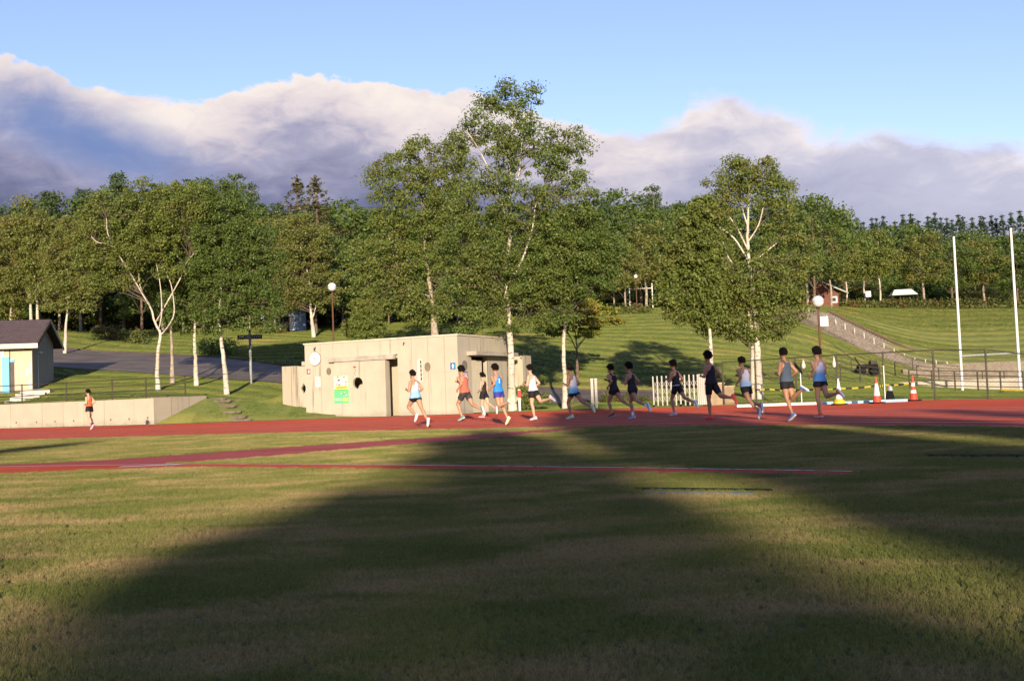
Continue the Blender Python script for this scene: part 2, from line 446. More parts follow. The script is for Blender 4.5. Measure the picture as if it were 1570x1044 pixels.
# runway strips crossing the infield
up = [(-60, 715), (0, 711.5), (120, 707), (230, 700), (320, 693.5), (430, 685.5), (560, 677), (700, 668), (830, 658.5), (900, 655)]
lo = [(-60, 731), (0, 726.5), (120, 721), (230, 712), (320, 706.5), (430, 698), (560, 686.5), (700, 675.5), (830, 664), (900, 658)]
A_ = catmull([gnd(*p) for p in up], 6); B_ = catmull([gnd(*p) for p in lo], 6)
tag(strip(B_, A_, -0.006, 'curved_runway', M_pink), 'faded mauve curved runway branching off the red track', 'runway', kind='structure')
up2 = [(-60, 715.6), (0, 714.8), (60, 714), (170, 712.5), (290, 711.0), (420, 711.3), (700, 713.4), (1000, 717), (1200, 720), (1318, 722.3)]
lo2 = [(-60, 727.5), (0, 725), (60, 723.3), (170, 719.2), (290, 716.6), (420, 717.2), (700, 719.6), (1000, 723.6), (1200, 726), (1318, 727)]
A2 = catmull([gnd(*p) for p in up2], 6); B2 = catmull([gnd(*p) for p in lo2], 6)
rw = strip(B2, A2, -0.002, 'straight_runway', M_track); tag(rw, 'straight narrow red runway across the shaded infield', 'runway', kind='structure')
strip([p + Vector((0, -0.045, 0)) for p in A2], [p + Vector((0, 0.005, 0)) for p in A2], 0.002, 'edge_line', mat('white_line_paint', (0.8, 0.76, 0.7), 0.6, 0.1, 3), rw)
q = [gnd(180, 716.2), gnd(290, 711.4)]
strip([q[0], q[1]], [q[0] + Vector((0.0, 0.16, 0)), q[1] + Vector((0.0, 0.16, 0))], 0.002, 'cross_line', _mats['white_line_paint'], rw)
# ================================================================== FOLIAGE
def leaf_mat(name, a, b_, c=None, trans=0.35):
    m, T, b = principled(name)
    g = T.node('ShaderNodeNewGeometry')
    f = T.node('ShaderNodeMapRange'); T.l.new(g.outputs['Random Per Island'], f.inputs[0])
    colr = T.mix(T.smooth(g.outputs['Random Per Island'], 0.0, 1.0), a, b_)
    n = T.noise(g.outputs['Position'], 0.55, 3)
    if c is not None: colr = T.mix(T.smooth(n, 0.45, 0.7), colr, c)
    n2 = T.noise(g.outputs['Position'], 2.2, 2)
    colr = T.mix(T.smooth(n2, 0.35, 0.65), T.mix(1.0, colr, (0.78, 0.8, 0.8), 'MULTIPLY'), colr)
    T.put(b.inputs['Base Color'], colr); b.inputs['Roughness'].default_value = 0.5; b.inputs['Specular IOR Level'].default_value = 0.35
    tr = T.node('ShaderNodeBsdfTranslucent'); T.put(tr.inputs[0], T.mix(1.0, colr, (1.25, 1.3, 0.7), 'MULTIPLY'))
    mx = T.node('ShaderNodeMixShader'); mx.inputs[0].default_value = trans
    T.l.new(b.outputs[0], mx.inputs[1]); T.l.new(tr.outputs[0], mx.inputs[2])
    T.l.new(mx.outputs[0], T.n['Material Output'].inputs[0])
    return m
M_birchleaf = leaf_mat('birch_leaf', (0.145, 0.200, 0.038), (0.255, 0.290, 0.070), (0.225, 0.230, 0.058))
M_darkleaf = leaf_mat('broad_leaf', (0.092, 0.160, 0.032), (0.190, 0.242, 0.058), (0.145, 0.188, 0.042))
M_oliveleaf = leaf_mat('olive_leaf', (0.165, 0.200, 0.042), (0.265, 0.275, 0.074), (0.245, 0.215, 0.06))
M_yellowleaf = leaf_mat('yellowing_leaf', (0.189, 0.246, 0.036), (0.377, 0.348, 0.058), (0.435, 0.290, 0.058))
M_pine = leaf_mat('pine_needle', (0.068, 0.115, 0.045), (0.120, 0.165, 0.062), (0.09, 0.135, 0.05), 0.15)
M_spruce = leaf_mat('spruce_needle', (0.123, 0.113, 0.046), (0.181, 0.145, 0.065), (0.102, 0.123, 0.043), 0.15)
M_darkspruce = leaf_mat('dark_spruce_needle', (0.032, 0.072, 0.035), (0.065, 0.113, 0.049), None, 0.1)
M_hedge = leaf_mat('hedge_leaf', (0.116, 0.152, 0.038), (0.203, 0.210, 0.058), (0.246, 0.152, 0.058))

def bark_birch():
    m, T, b = principled('white_birch_bark')
    tcn = T.node('ShaderNodeTexCoord'); v = tcn.outputs['Object']
    n = T.noise(T.scale(v, (2.5, 2.5, 9)), 1.6, 4, 0.6); n2 = T.noise(T.scale(v, (1, 1, 0.35)), 2.5, 4)
    c = T.mix(T.smooth(n2, 0.35, 0.7), (0.50, 0.43, 0.34), (0.72, 0.65, 0.54))
    c = T.mix(T.smooth(n, 0.56, 0.66), c, (0.10, 0.075, 0.055))
    T.put(b.inputs['Base Color'], c); b.inputs['Roughness'].default_value = 0.8
    bn = T.node('ShaderNodeBump'); bn.inputs['Strength'].default_value = 0.4; bn.inputs['Distance'].default_value = 0.02
    T.put(bn.inputs['Height'], n); T.l.new(bn.outputs[0], b.inputs['Normal'])
    return m
M_birch = bark_birch()
M_bark = mat('grey_brown_bark', (0.16, 0.115, 0.08), 0.9, 0.35, 5.0, bump=0.6, bscale=18)
M_palebark = mat('pale_grey_bark', (0.36, 0.30, 0.23), 0.9, 0.35, 4.0, bump=0.5, bscale=14)

M_twig = mat('brown_twig', (0.13, 0.10, 0.075), 0.9, 0.3, 4.0)

def leaf_cloud(rng, centers, per, size, flat=0.62, droop=0.0, upright=False, shape=2.0):
    """numpy quads: leaves gathered in clumps; centers = array (n,4): x,y,z,radius"""
    w_ = (centers[:, 3] / centers[:, 3].mean()) ** 1.7
    C = np.repeat(centers, np.maximum(4, (per * w_ / w_.mean()).astype(int)), axis=0); n = len(C)
    d = rng.normal(size=(n, 3)); d /= np.linalg.norm(d, axis=1)[:, None]
    r = rng.random(n) ** (1 / shape) * (1 + 0.35 * np.abs(rng.normal(size=n)) * (rng.random(n) < 0.3))
    pos = C[:, :3] + d * (r * C[:, 3])[:, None] * np.array([1, 1, flat])
    pos[:, 2] -= droop * rng.random(n) * C[:, 3]
    # leaf normals: outward of the clump, with scatter
    nr = d * 0.9 + rng.normal(size=(n, 3)) * 0.75 + np.array([0, 0, 0.35])
    nr /= np.linalg.norm(nr, axis=1)[:, None]
    a = rng.normal(size=(n, 3)); u = np.cross(nr, a); u /= np.linalg.norm(u, axis=1)[:, None]
    w = np.cross(nr, u)
    s = size * (0.65 + 0.7 * rng.random(n))[:, None]
    v0 = pos - u * s; v1 = pos + w * s * 0.55 + nr * s * 0.12; v2 = pos + u * s; v3 = pos - w * s * 0.55 + nr * s * 0.12
    return np.stack([v0, v1, v2, v3], axis=1).reshape(-1, 3)

def quads_mesh(name, V, m):
    me = bpy.data.meshes.new(name); nv = len(V); nf = nv // 4
    me.vertices.add(nv); me.vertices.foreach_set('co', np.ascontiguousarray(V, dtype=np.float32).ravel())
    me.loops.add(nv); me.loops.foreach_set('vertex_index', np.arange(nv, dtype=np.int32))
    me.polygons.add(nf); me.polygons.foreach_set('loop_start', np.arange(0, nv, 4, dtype=np.int32))
    me.update(calc_edges=True); me.materials.append(m)
    return me

def poly_point(pts, f):
    """point and radius at fraction f of a polyline of (Vector, r)"""
    k = f * (len(pts) - 1); i = min(int(k), len(pts) - 2); t = k - i
    return pts[i][0].lerp(pts[i + 1][0], t), pts[i][1] * (1 - t) + pts[i + 1][1] * t

def make_tree(name, base, trunk, lobes, D, rng_seed, leafm, barkm, n_clump=90, per=220, leaf=0.10, clump_r=(0.5, 1.0), r_base=0.18, limbs=None,
              depth=0.8, flat=0.72, twig=True, inner=0.35, droop=0.15, gapz=0.0, two_stems=None, branch_r=0.30, limb_m=None):
    """base: world point; trunk: picture points up the stem at depth D; lobes: (px,py,rx,ry[,w]) picture ellipses of the crown at depth D"""
    rng = np.random.default_rng(rng_seed); rr = random.Random(rng_seed)
    n_clump = int(n_clump * 1.9); per = int(per * 0.95); leaf *= 0.62; clump_r = (clump_r[0] * 0.42, clump_r[1] * 0.86)
    root = empty(name, base); k = D / FPX
    T = [base.copy()] + [at(px, py, D + (0 if len(q) == 2 else q[2])) for q in trunk for px, py in [q[:2]]]
    T[0].z -= 0.12
    n = len(T); r_base *= 0.8; R = [r_base * (1.2 if i == 0 else (1 - 0.92 * (i / (n - 1)) ** 0.75)) for i in range(n)]
    sm = catmull(T, 5); Rs = [np.interp(i / (len(sm) - 1) * (n - 1), range(n), R) for i in range(len(sm))]
    sm = [p + Vector((rr.uniform(-1, 1), rr.uniform(-1, 1), 0)) * r_base * 0.12 for p in sm]
    mb = MB(base); mb.tube(sm, Rs, 10)
    stem = [list(zip(sm, Rs))]
    if two_stems:
        T2 = [base + Vector((two_stems[0][0] * k, 0.1, -0.1))] + [at(px, py, D + 0.2) for px, py in two_stems[1:]]
        s2 = catmull(T2, 5); R2 = list(np.linspace(r_base * 0.85, r_base * 0.2, len(s2))); mb.tube(s2, R2, 9); stem.append(list(zip(s2, R2)))
    for lb in (limbs or []):
        f0 = lb[0]; p0, r0 = poly_point(stem[0], f0)
        L = [p0] + [at(q[0], q[1], D + (q[2] if len(q) > 2 else 0)) for q in lb[1:]]
        ls = catmull(L, 4) if len(L) > 2 else L
        Rl = list(np.linspace(min(max(r0 * 0.6, 0.04), 0.085), 0.018, len(ls))); mb.tube(ls, Rl, 7); stem.append(list(zip(ls, Rl)))
    mb.build('trunk', barkm, root, smooth=True)
    # clumps
    area = np.array([(l[4] if len(l) > 4 else 1.0) * l[2] * l[3] for l in lobes]); area = area / area.sum()
    cents = []; tries = 0
    while len(cents) < n_clump and tries < n_clump * 30:
        tries += 1
        l = lobes[rng.choice(len(lobes), p=area)]
        d = rng.normal(size=3); d /= np.linalg.norm(d); rad_ = rng.random() ** (1 / 2.6) * (1.16 if rng.random() < 0.18 else 1.0)
        if rad_ < inner and rng.random() < 0.7: continue
        p = at(l[0] + d[0] * rad_ * l[2], l[1] - d[2] * rad_ * l[3], D)
        p.y += d[1] * rad_ * (l[2] + l[3]) * 0.5 * k * depth
        cr_ = rr.uniform(*clump_r)
        if any((p - q[0]).length < 0.60 * (cr_ + q[1]) for q in cents): continue
        cents.append((p, cr_))
    bb = MB(base)
    for p, c_ in cents:
        # join to the nearest lower piece of stem
        best = None
        for st in stem:
            for q, rq in st[int(len(st) * (0.42 if st is stem[0] else 0.3)):]:
                dz = p.z - q.z; dd = (p - q).length + (0 if dz > 0.35 * (p - q).length else 2.0 * (0.35 * (p - q).length - dz)) + rr.uniform(0, 1.2)
                if best is None or dd < best[0]: best = (dd, q, rq)
        q, rq = best[1], best[2]
        mid = q.lerp(p, 0.5) + Vector((rr.uniform(-.15, .15), rr.uniform(-.15, .15), 0.10 * (p - q).length + rr.uniform(-.1, .1)))
        r_ = min(rq * 0.6, 0.012 + 0.012 * (p - q).length)
        bb.tube([q, q.lerp(mid, 0.5), mid, mid.lerp(p, 0.5), p], [r_, r_ * .85, r_ * .65, r_ * .45, 0.006], 5, cap=False)
        if twig:
            for _ in range(4):
                e = p + Vector((rr.gauss(0, 1), rr.gauss(0, 1), rr.gauss(0.1, 0.5))) * c_ * 0.6
                bb.tube([mid.lerp(p, 0.6), e], [0.009, 0.004], 3, cap=False)
    if bb.v: bb.build('branches', limb_m or M_twig, root, smooth=True)
    C = np.array([[p.x - base.x, p.y - base.y, p.z - base.z, c_] for p, c_ in cents])
    V = leaf_cloud(rng, C, per, leaf, flat, droop)
    me = quads_mesh('crown', V, leafm)
    link_mesh('crown', me, root)
    return root

# ---------------- prototypes for the wood (unit trees, copied and scaled)
def proto_broad(seed, leafm, barkm, H=12.0, n=46, per=130, leaf=0.17, w=0.36, bare=0.28):
    rng = np.random.default_rng(seed); rr = random.Random(seed)
    root = empty('broadleaf_tree', (0, 0, -500))
    pts = [Vector((0, 0, -0.3)), Vector((rr.uniform(-.2, .2), rr.uniform(-.2, .2), H * .25)), Vector((rr.uniform(-.4, .4), rr.uniform(-.4, .4), H * .55)), Vector((rr.uniform(-.4, .4), rr.uniform(-.4, .4), H * .85))]
    mb = MB(); sm = catmull(pts, 4); mb.tube(sm, list(np.linspace(0.19, 0.03, len(sm))), 7)
    cents = []; t = 0
    while len(cents) < n and t < 3000:
        t += 1
        a = rr.uniform(0, 2 * pi); h = rr.random()
        prof = math.sin(pi * (h * 0.86 + 0.1)) ** 0.7
        r = (rr.random() ** 0.45) * w * H * prof * rr.uniform(0.75, 1.1) * (1 + 0.25 * math.sin(3 * a + seed))
        p = Vector((r * cos(a), r * sin(a), H * (bare + (1.0 - bare) * h)))
        c_ = rr.uniform(0.75, 1.3)
        if any((p - q).length < 0.55 * (c_ + cq) for q, cq in cents): continue
        cents.append((p, c_))
    bb = MB()
    for p, c_ in cents[::2]:
        q = sm[min(len(sm) - 1, int(len(sm) * max(0.3, (p.z / H) - 0.15)))]
        bb.tube([q, q.lerp(p, 0.5) + Vector((0, 0, 0.2)), p], [0.04, 0.025, 0.008], 4, cap=False)
    mb.build('trunk', barkm, root, smooth=True); bb.build('branches', M_twig, root, smooth=True)
    C = np.array([[p.x, p.y, p.z, c_] for p, c_ in cents])
    link_mesh('crown', quads_mesh('crown', leaf_cloud(rng, C, per, leaf, 0.7, 0.1), leafm), root)
    return root

def proto_conifer(seed, leafm, barkm, H=15.0, tiers=34, w=0.17, bare=0.25, per=40, leaf=0.12, tip=1.0, pine=False):
    rng = np.random.default_rng(seed); rr = random.Random(seed)
    root = empty('conifer_tree', (0, 0, -500))
    mb = MB(); mb.tube([(0, 0, -0.3), (0.1, 0, H * .5), (0, 0.05, H * 0.99)], [0.20, 0.12, 0.015], 7)
    cents = []
    for i in range(tiers):
        h = bare + (1 - bare) * (i + rr.uniform(-.6, .6)) / tiers
        f = (h - bare) / (1 - bare)
        L = w * H * ((1 - f) ** (0.85 if not pine else 0.5)) * (1.0 if not pine else min(1, 0.5 + 1.6 * f)) + 0.12
        nb = max(4, int((9 if not pine else 7) * (1 - 0.5 * f)))
        a0 = rr.uniform(0, 6.28); cents.append((0, 0, h * H, 0.06 + 0.40 * (1 - f) if not pine else 0.4))
        for j in range(nb):
            a = a0 + 6.283 * j / nb + rr.uniform(-.25, .25); Lj = L * rr.uniform(0.5, 1.2)
            z0 = h * H; z1 = z0 - (0.22 if not pine else -0.12) * Lj
            e = Vector((Lj * cos(a), Lj * sin(a), z1))
            if j % 2 == 0: mb.tube([(0, 0, z0), e * 0.9 + Vector((0, 0, 0.1 * z0))], [0.03, 0.008], 3, cap=False)
            steps = max(1, int(Lj / 0.5))
            for s in range(steps):
                g = (s + 0.8) / steps
                cents.append((e.x * g, e.y * g, z0 + (z1 - z0) * g + rr.uniform(-.15, .15), ((0.13 + 0.24 * (1 - f)) if not pine else (0.36 + 0.24 * (1 - f))) * (1.2 - 0.4 * g)))
    if not pine: cents += [(0, 0, zz, max(0.02, 3.0 * (1 - zz / H))) for zz in np.arange(0.9 * H, H, 0.14)]
    mb.build('trunk', barkm, root, smooth=True)
    link_mesh('crown', quads_mesh('crown', leaf_cloud(rng, np.array(cents), per, leaf * (0.8 if not pine else 1), 1.15 if not pine else 0.8, 0.3 if not pine else 0.0), leafm), root)
    return root
# ================================================================== TREES OF THE PARK
M_midleaf = leaf_mat('mid_green_leaf', (0.118, 0.182, 0.036), (0.225, 0.270, 0.064), (0.185, 0.210, 0.050))
def birch(base_px, D, trunk, lobes, seed, label, name='birch_tree', leafm=None, barkm=None, dz=None, **kw):
    p = on(base_px[0], base_px[1], D)
    if dz is not None: p.z = dz
    t = make_tree(name, p, trunk, lobes, D, seed, leafm or M_birchleaf, barkm or M_birch, **kw)
    tag(t, label, 'tree'); return t

birch((785, 628), 50.5, [(785, 590), (783, 530), (778, 470), (776, 420), (783, 350), (781, 290), (783, 215), (790, 150)],
      [(785, 162, 46, 32, 1.3), (806, 150, 20, 20), (748, 200, 42, 38, 0.9), (712, 205, 28, 30, 0.7), (792, 225, 56, 42), (862, 248, 40, 46), (880, 215, 16, 25, 1.5), (850, 315, 62, 50, 1.3), (760, 320, 80, 55, 1.3),
       (725, 400, 60, 70, 1.3), (790, 415, 85, 65, 1.5), (845, 400, 60, 60), (735, 468, 55, 42, 1.3), (800, 480, 75, 32, 1.5)], 101,
      'tallest white birch at the right end of the concrete toilet block', n_clump=190, per=190, leaf=0.105, clump_r=(0.45, 0.95), r_base=0.27,
      limbs=[(0.45, (800, 400, -.5), (816, 352, -.7), (822, 312, -.5), (838, 275, 0)), (0.62, (765, 300), (740, 240), (715, 200)), (0.72, (795, 270, -.4), (800, 220, -.3), (806, 160)), (0.5, (745, 430, .5), (720, 380, .5), (700, 330, .8)), (0.4, (820, 470, .3), (850, 430, .6), (880, 390, .8))], leafm=M_midleaf)
birch((866, 624), 51.5, [(866, 585), (864, 530), (867, 485), (858, 452), (845, 425), (852, 380), (880, 330)],
      [(885, 385, 52, 50), (905, 345, 26, 40), (890, 425, 55, 34), (845, 440, 45, 32), (925, 385, 28, 42)], 102,
      'white birch with a kinked slender trunk beside the small yellowing tree', n_clump=70, per=230, leaf=0.10, r_base=0.17, clump_r=(0.45, 0.85),
      limbs=[(0.55, (880, 440), (900, 400), (915, 350)), (0.6, (835, 440), (828, 410))], leafm=M_darkleaf)
birch((1163, 603), 50.0, [(1162, 560), (1160, 510), (1157, 460), (1150, 410), (1146, 370), (1147, 330), (1150, 280), (1152, 255)],
      [(1150, 282, 62, 34, 1.5), (1125, 262, 30, 18, 1.3), (1178, 265, 24, 24, 1.2), (1105, 305, 32, 32), (1190, 325, 36, 36, 0.7), (1206, 390, 36, 50), (1232, 400, 16, 34, 0.7), (1150, 430, 85, 50, 1.2), (1178, 470, 56, 42, 1.3),
       (1120, 480, 55, 40), (1150, 500, 55, 22, 1.2), (1100, 370, 35, 35, 0.6)], 103,
      'stout twin trunked white birch behind the runners near the fence', n_clump=130, per=175, leaf=0.10, r_base=0.24, clump_r=(0.45, 0.9), two_stems=[(-9, 0), (1155, 560), (1153, 505), (1140, 450), (1118, 400), (1100, 370)],
      limbs=[(0.58, (1130, 350), (1108, 318), (1098, 300)), (0.62, (1163, 345), (1172, 310), (1180, 280)), (0.52, (1125, 365), (1095, 345), (1075, 345)), (0.5, (1170, 390), (1195, 370), (1215, 360)), (0.45, (1120, 400), (1108, 370)), (0.7, (1138, 320), (1130, 290))])
birch((1093, 600), 49.0, [(1091, 560), (1089, 520), (1087, 492), (1078, 465), (1068, 430), (1062, 390), (1068, 350)],
      [(1060, 395, 42, 48), (1072, 445, 48, 40), (1040, 440, 30, 42), (1085, 482, 40, 20), (1045, 480, 20, 16), (1075, 340, 30, 35)], 104,
      'leaning thin birch just left of the stout twin birch', n_clump=75, per=220, leaf=0.11, r_base=0.15, clump_r=(0.5, 0.9), limbs=[(0.45, (1060, 455), (1045, 430)), (0.5, (1095, 450), (1105, 425))])
birch((885, 574), 66.0, [(885, 552), (884, 530), (882, 510), (884, 488)],
      [(890, 488, 42, 16), (858, 500, 26, 15), (922, 490, 26, 16), (885, 474, 32, 14), (935, 480, 14, 10), (905, 508, 22, 10)], 105,
      'small yellowing tree with dark stem on the lawn', 'maple_tree', M_yellowleaf, M_bark, n_clump=52, per=120, leaf=0.13, r_base=0.13, clump_r=(0.35, 0.7), flat=0.4,
      limbs=[(0.4, (872, 512), (858, 498)), (0.45, (900, 515), (922, 495)), (0.6, (892, 495), (905, 478))])
# left-hand birches
birch((243, 603), 57.5, [(241, 570), (243, 535), (246, 512), (238, 495), (230, 470), (215, 440), (212, 400), (205, 350)],
      [(180, 335, 52, 42), (235, 335, 70, 50), (205, 385, 75, 38), (165, 410, 45, 40), (285, 325, 40, 48), (245, 298, 45, 24), (135, 380, 25, 40, .8), (270, 400, 40, 35, .5), (150, 320, 25, 25)], 106,
      'forked white birch with bare twisting limbs above the retaining wall', n_clump=135, per=210, leaf=0.105, r_base=0.165, clump_r=(0.5, 0.95),
      limbs=[(0.36, (258, 500, -.3), (267, 480, -.5), (264, 445, -.4), (258, 425, 0), (245, 400, 0)), (0.42, (248, 478, -.5), (246, 440, -.5), (240, 405, -.4)), (0.62, (185, 395, -.8), (168, 376, -1.5), (150, 372, -1.8), (140, 363, -1.8)), (0.70, (170, 370, -1.2), (163, 335, -1.5)), (0.5, (275, 430, -.4), (285, 405, -.4), (300, 385, -.3))])
birch((264, 578), 62.5, [(264, 555), (263, 520), (262, 470), (265, 420), (270, 370)],
      [(265, 420, 45, 45), (270, 460, 40, 28), (240, 440, 30, 30), (285, 370, 40, 40)], 107, 'grey trunked birch half hidden behind the forked white birch', n_clump=55, per=210, leaf=0.11, r_base=0.17, clump_r=(0.5, 0.95), barkm=M_palebark)
birch((301, 586), 60.5, [(300, 555), (298, 520), (300, 480), (306, 430), (312, 380), (315, 320)],
      [(310, 420, 50, 50), (300, 485, 44, 30), (318, 360, 48, 48), (275, 470, 28, 30), (325, 305, 34, 28), (335, 460, 30, 30)], 108, 'dark leaved birch standing between the grey trunked and the leaning one', n_clump=85, per=220, leaf=0.105, r_base=0.17, clump_r=(0.5, 0.95), leafm=M_darkleaf)
birch((348, 599), 57.0, [(344, 560), (339, 520), (336, 490), (338, 450), (345, 400), (350, 350), (352, 310)],
      [(350, 370, 58, 52), (365, 430, 62, 46), (345, 470, 52, 34), (345, 322, 40, 34), (400, 455, 32, 40), (395, 395, 32, 45), (335, 292, 16, 18)], 109, 'white birch leaning left in front of the dark signpost', n_clump=115, per=220, leaf=0.105, r_base=0.18, clump_r=(0.5, 0.95), leafm=M_darkleaf)
birch((48, 498), 92, [(47, 470), (44, 430), (40, 390), (32, 350)], [(35, 365, 40, 40), (25, 420, 40, 45), (58, 430, 38, 40), (10, 380, 30, 50), (40, 325, 26, 22)], 110,
      'thin white birch rising right behind the hut roof, left of a pair', n_clump=75, per=150, leaf=0.16, r_base=0.20, clump_r=(0.7, 1.25), leafm=M_oliveleaf, limbs=[(0.3, (38, 440), (30, 400))])
birch((59, 498), 91, [(57, 470), (54, 430), (50, 400), (46, 370)], [(70, 400, 34, 45), (75, 445, 30, 35), (60, 360, 34, 36)], 111,
      'thin white birch rising right behind the hut roof, right of a pair', n_clump=45, per=150, leaf=0.16, r_base=0.19, clump_r=(0.7, 1.2), leafm=M_oliveleaf, limbs=[(0.35, (64, 430), (72, 405))])
birch((16, 500), 93, [(17, 470), (20, 430), (24, 400)], [(10, 450, 26, 30), (18, 470, 24, 20), (-15, 420, 35, 50)], 112, 'slim birch above the left edge of the hut roof', n_clump=36, per=150, leaf=0.16, r_base=0.15, clump_r=(0.7, 1.2), leafm=M_oliveleaf)
birch((99, 517), 84, [(101, 500), (103, 480), (104, 455), (102, 420)], [(105, 395, 34, 45), (100, 440, 34, 38), (120, 455, 28, 26), (105, 355, 26, 22)], 113, 'curved thin birch at the road beside the hut gable', n_clump=58, per=160, leaf=0.15, r_base=0.17, clump_r=(0.65, 1.15), leafm=M_oliveleaf)
birch((481, 507), 102, [(478, 490), (476, 470), (474, 430), (466, 395), (455, 365)], [(470, 380, 45, 42), (480, 430, 42, 36), (440, 410, 36, 42), (498, 455, 20, 20), (455, 352, 34, 24), (430, 455, 34, 24)], 114,
      'forked birch on the lawn edge left of the globe street lamp', n_clump=85, per=150, leaf=0.17, r_base=0.25, clump_r=(0.75, 1.3), leafm=M_oliveleaf, limbs=[(0.2, (484, 470), (483, 440))])
birch((421, 506), 108, [(421, 490), (419, 475), (424, 455), (420, 420)], [(405, 430, 35, 35), (425, 465, 34, 18), (400, 390, 40, 40), (425, 400, 30, 30)], 115, 'short forked birch in front of the white shed', n_clump=62, per=150, leaf=0.17, r_base=0.24, clump_r=(0.75, 1.3), leafm=M_darkleaf)
birch((667, 520), 80, [(665, 490), (662, 460), (655, 410), (650, 360), (648, 300), (640, 255)],
      [(618, 268, 44, 38), (650, 245, 50, 32), (690, 255, 40, 40), (660, 310, 72, 60), (600, 325, 34, 42), (620, 390, 64, 52), (690, 360, 50, 60), (590, 430, 50, 44), (645, 460, 60, 36), (690, 440, 40, 50), (585, 275, 18, 18), (560, 400, 25, 40)], 116,
      'big dense tree rising behind the roof of the toilet block', 'broadleaf_tree', M_birchleaf, M_palebark, n_clump=170, per=180, leaf=0.15, r_base=0.36, clump_r=(0.7, 1.3), limbs=[(0.35, (625, 440), (600, 380), (590, 320)), (0.45, (690, 400), (700, 330))])
birch((557, 526), 73, [(557, 512), (557, 490), (559, 465)], [(557, 508, 28, 15), (545, 495, 20, 20), (572, 497, 22, 20), (558, 475, 20, 22), (560, 455, 9, 12)], 117,
      'dense rounded shrub rising behind the flat roof next to the lamp', 'shrub', M_birchleaf, M_bark, n_clump=60, per=200, leaf=0.11, r_base=0.08, clump_r=(0.3, 0.55))
# shrubs close to the track
birch((810, 630), 50.8, [(808, 618), (806, 605)], [(804, 600, 12, 12), (815, 608, 14, 14), (828, 612, 14, 10), (808, 618, 14, 8)], 118, 'wispy bush at the foot of the birch by the building corner', 'bush', M_birchleaf, M_bark, n_clump=34, per=70, leaf=0.07, r_base=0.03, clump_r=(0.16, 0.3), dz=0.0)
birch((945, 622), 53, [(945, 612), (946, 605)], [(940, 612, 18, 10), (965, 612, 14, 10), (985, 612, 14, 9)], 119, 'straggly brown bush behind the runners in black', 'bush', M_hedge, M_bark, n_clump=30, per=60, leaf=0.07, r_base=0.03, clump_r=(0.16, 0.3))

# ------------------------------------------------------------------ the wood behind the lawns
PB = [proto_broad(201, M_darkleaf, M_bark), proto_broad(202, M_oliveleaf, M_palebark, w=0.33, bare=0.36), proto_broad(203, M_birchleaf, M_birch, w=0.27, bare=0.42), proto_broad(204, M_darkleaf, M_bark, w=0.42, bare=0.2)]
PC = [proto_conifer(211, M_pine, M_bark, pine=True, w=0.20, bare=0.38), proto_conifer(212, M_pine, M_palebark, pine=True, w=0.16, bare=0.45, tiers=18), proto_conifer(213, M_spruce, M_bark, w=0.20, bare=0.15), proto_conifer(214, M_darkspruce, M_bark, w=0.15, bare=0.1)]
PH = {id(p): 12.0 for p in PB}; PH.update({id(p): 15.0 for p in PC})
_used = set()
def plant(proto, px, top_py, D, label, cat='tree', group=None, seed=0, wide=1.0, name=None):
    rr = random.Random(int(px * 7 + top_py * 3 + D * 11 + seed))
    tp = at(px, top_py, D); z = hz(tp.x, D)
    H = max(2.5, tp.z - z); s = H / PH[id(proto)]
    if id(proto) in _used: o = copy_tree(proto)
    else: o = proto; _used.add(id(proto))
    if name: o.name = name
    o.location = (tp.x, D, z - 0.1); w = s * wide * rr.uniform(0.92, 1.1)
    o.scale = (w, w, s); o.rotation_euler = (rad(rr.uniform(-2, 2)), rad(rr.uniform(-2, 2)), rr.uniform(0, 6.28))
    tag(o, label, cat, group)
    return o
rw_ = random.Random(5)
# distinct ones against the sky
plant(PC[0], 187, 263, 128, 'tall rounded pine standing above the left wood', wide=1.0)
plant(PC[0], 66, 291, 125, 'dark pine near the left edge above the birches', wide=1.1)
plant(PC[1], 362, 263, 132, 'slim pale pine on the skyline, left of a close pair', wide=1.0)
plant(PC[1], 387, 277, 130, 'slim pale pine on the skyline, right of a close pair', wide=1.0)
plant(PC[2], 459, 266, 122, 'brownish pointed spruce on the skyline, left of the pair', wide=1.7)
plant(PC[2], 489, 266, 120, 'brownish pointed spruce on the skyline, right of the pair', wide=1.7)
plant(PC[1], 1000, 281, 165, 'lone thin topped pine between the tall birch and the twin birch', wide=1.0)
plant(PB[1], 985, 345, 128, 'olive green tree behind the far globe lamp', wide=1.2)
plant(PB[1], 955, 372, 122, 'olive green tree half behind the kinked birch', wide=1.1)
plant(PB[0], 1240, 300, 122, 'dark broad tree right behind the stout twin birch', wide=1.0)
def skyline(x):
    return float(np.interp(x, [-80, 0, 60, 120, 180, 240, 300, 350, 400, 450, 520, 560, 600, 700, 900, 940, 1000, 1060, 1130, 1200, 1260, 1310, 1340, 1400, 1500, 1570, 1650],
                           [312, 312, 306, 288, 285, 290, 284, 300, 305, 315, 312, 316, 318, 320, 310, 290, 305, 302, 298, 300, 306, 318, 332, 338, 338, 338, 338]))
G1 = 'trees of the wood on the hill'
x = -70
while x < 1650:                                     # back row: pines and broadleaves on the skyline
    far = 165 if x > 900 else 132
    if x < 1300:
        pr = rw_.choice([PC[0], PC[0], PB[0], PC[1], PB[3]])
        conif = pr in PC
        plant(pr, x, skyline(x) + rw_.uniform(-4, 20), far + rw_.uniform(-6, 14), 'dark pine in the back row of the wood on the hill' if conif else 'dark broadleaf tree in the back row of the wood on the hill', group='back row pines' if conif else 'back row broadleaf trees', wide=1.15)
    x += rw_.uniform(20, 34) if x < 900 else rw_.uniform(16, 27)
x = 1265
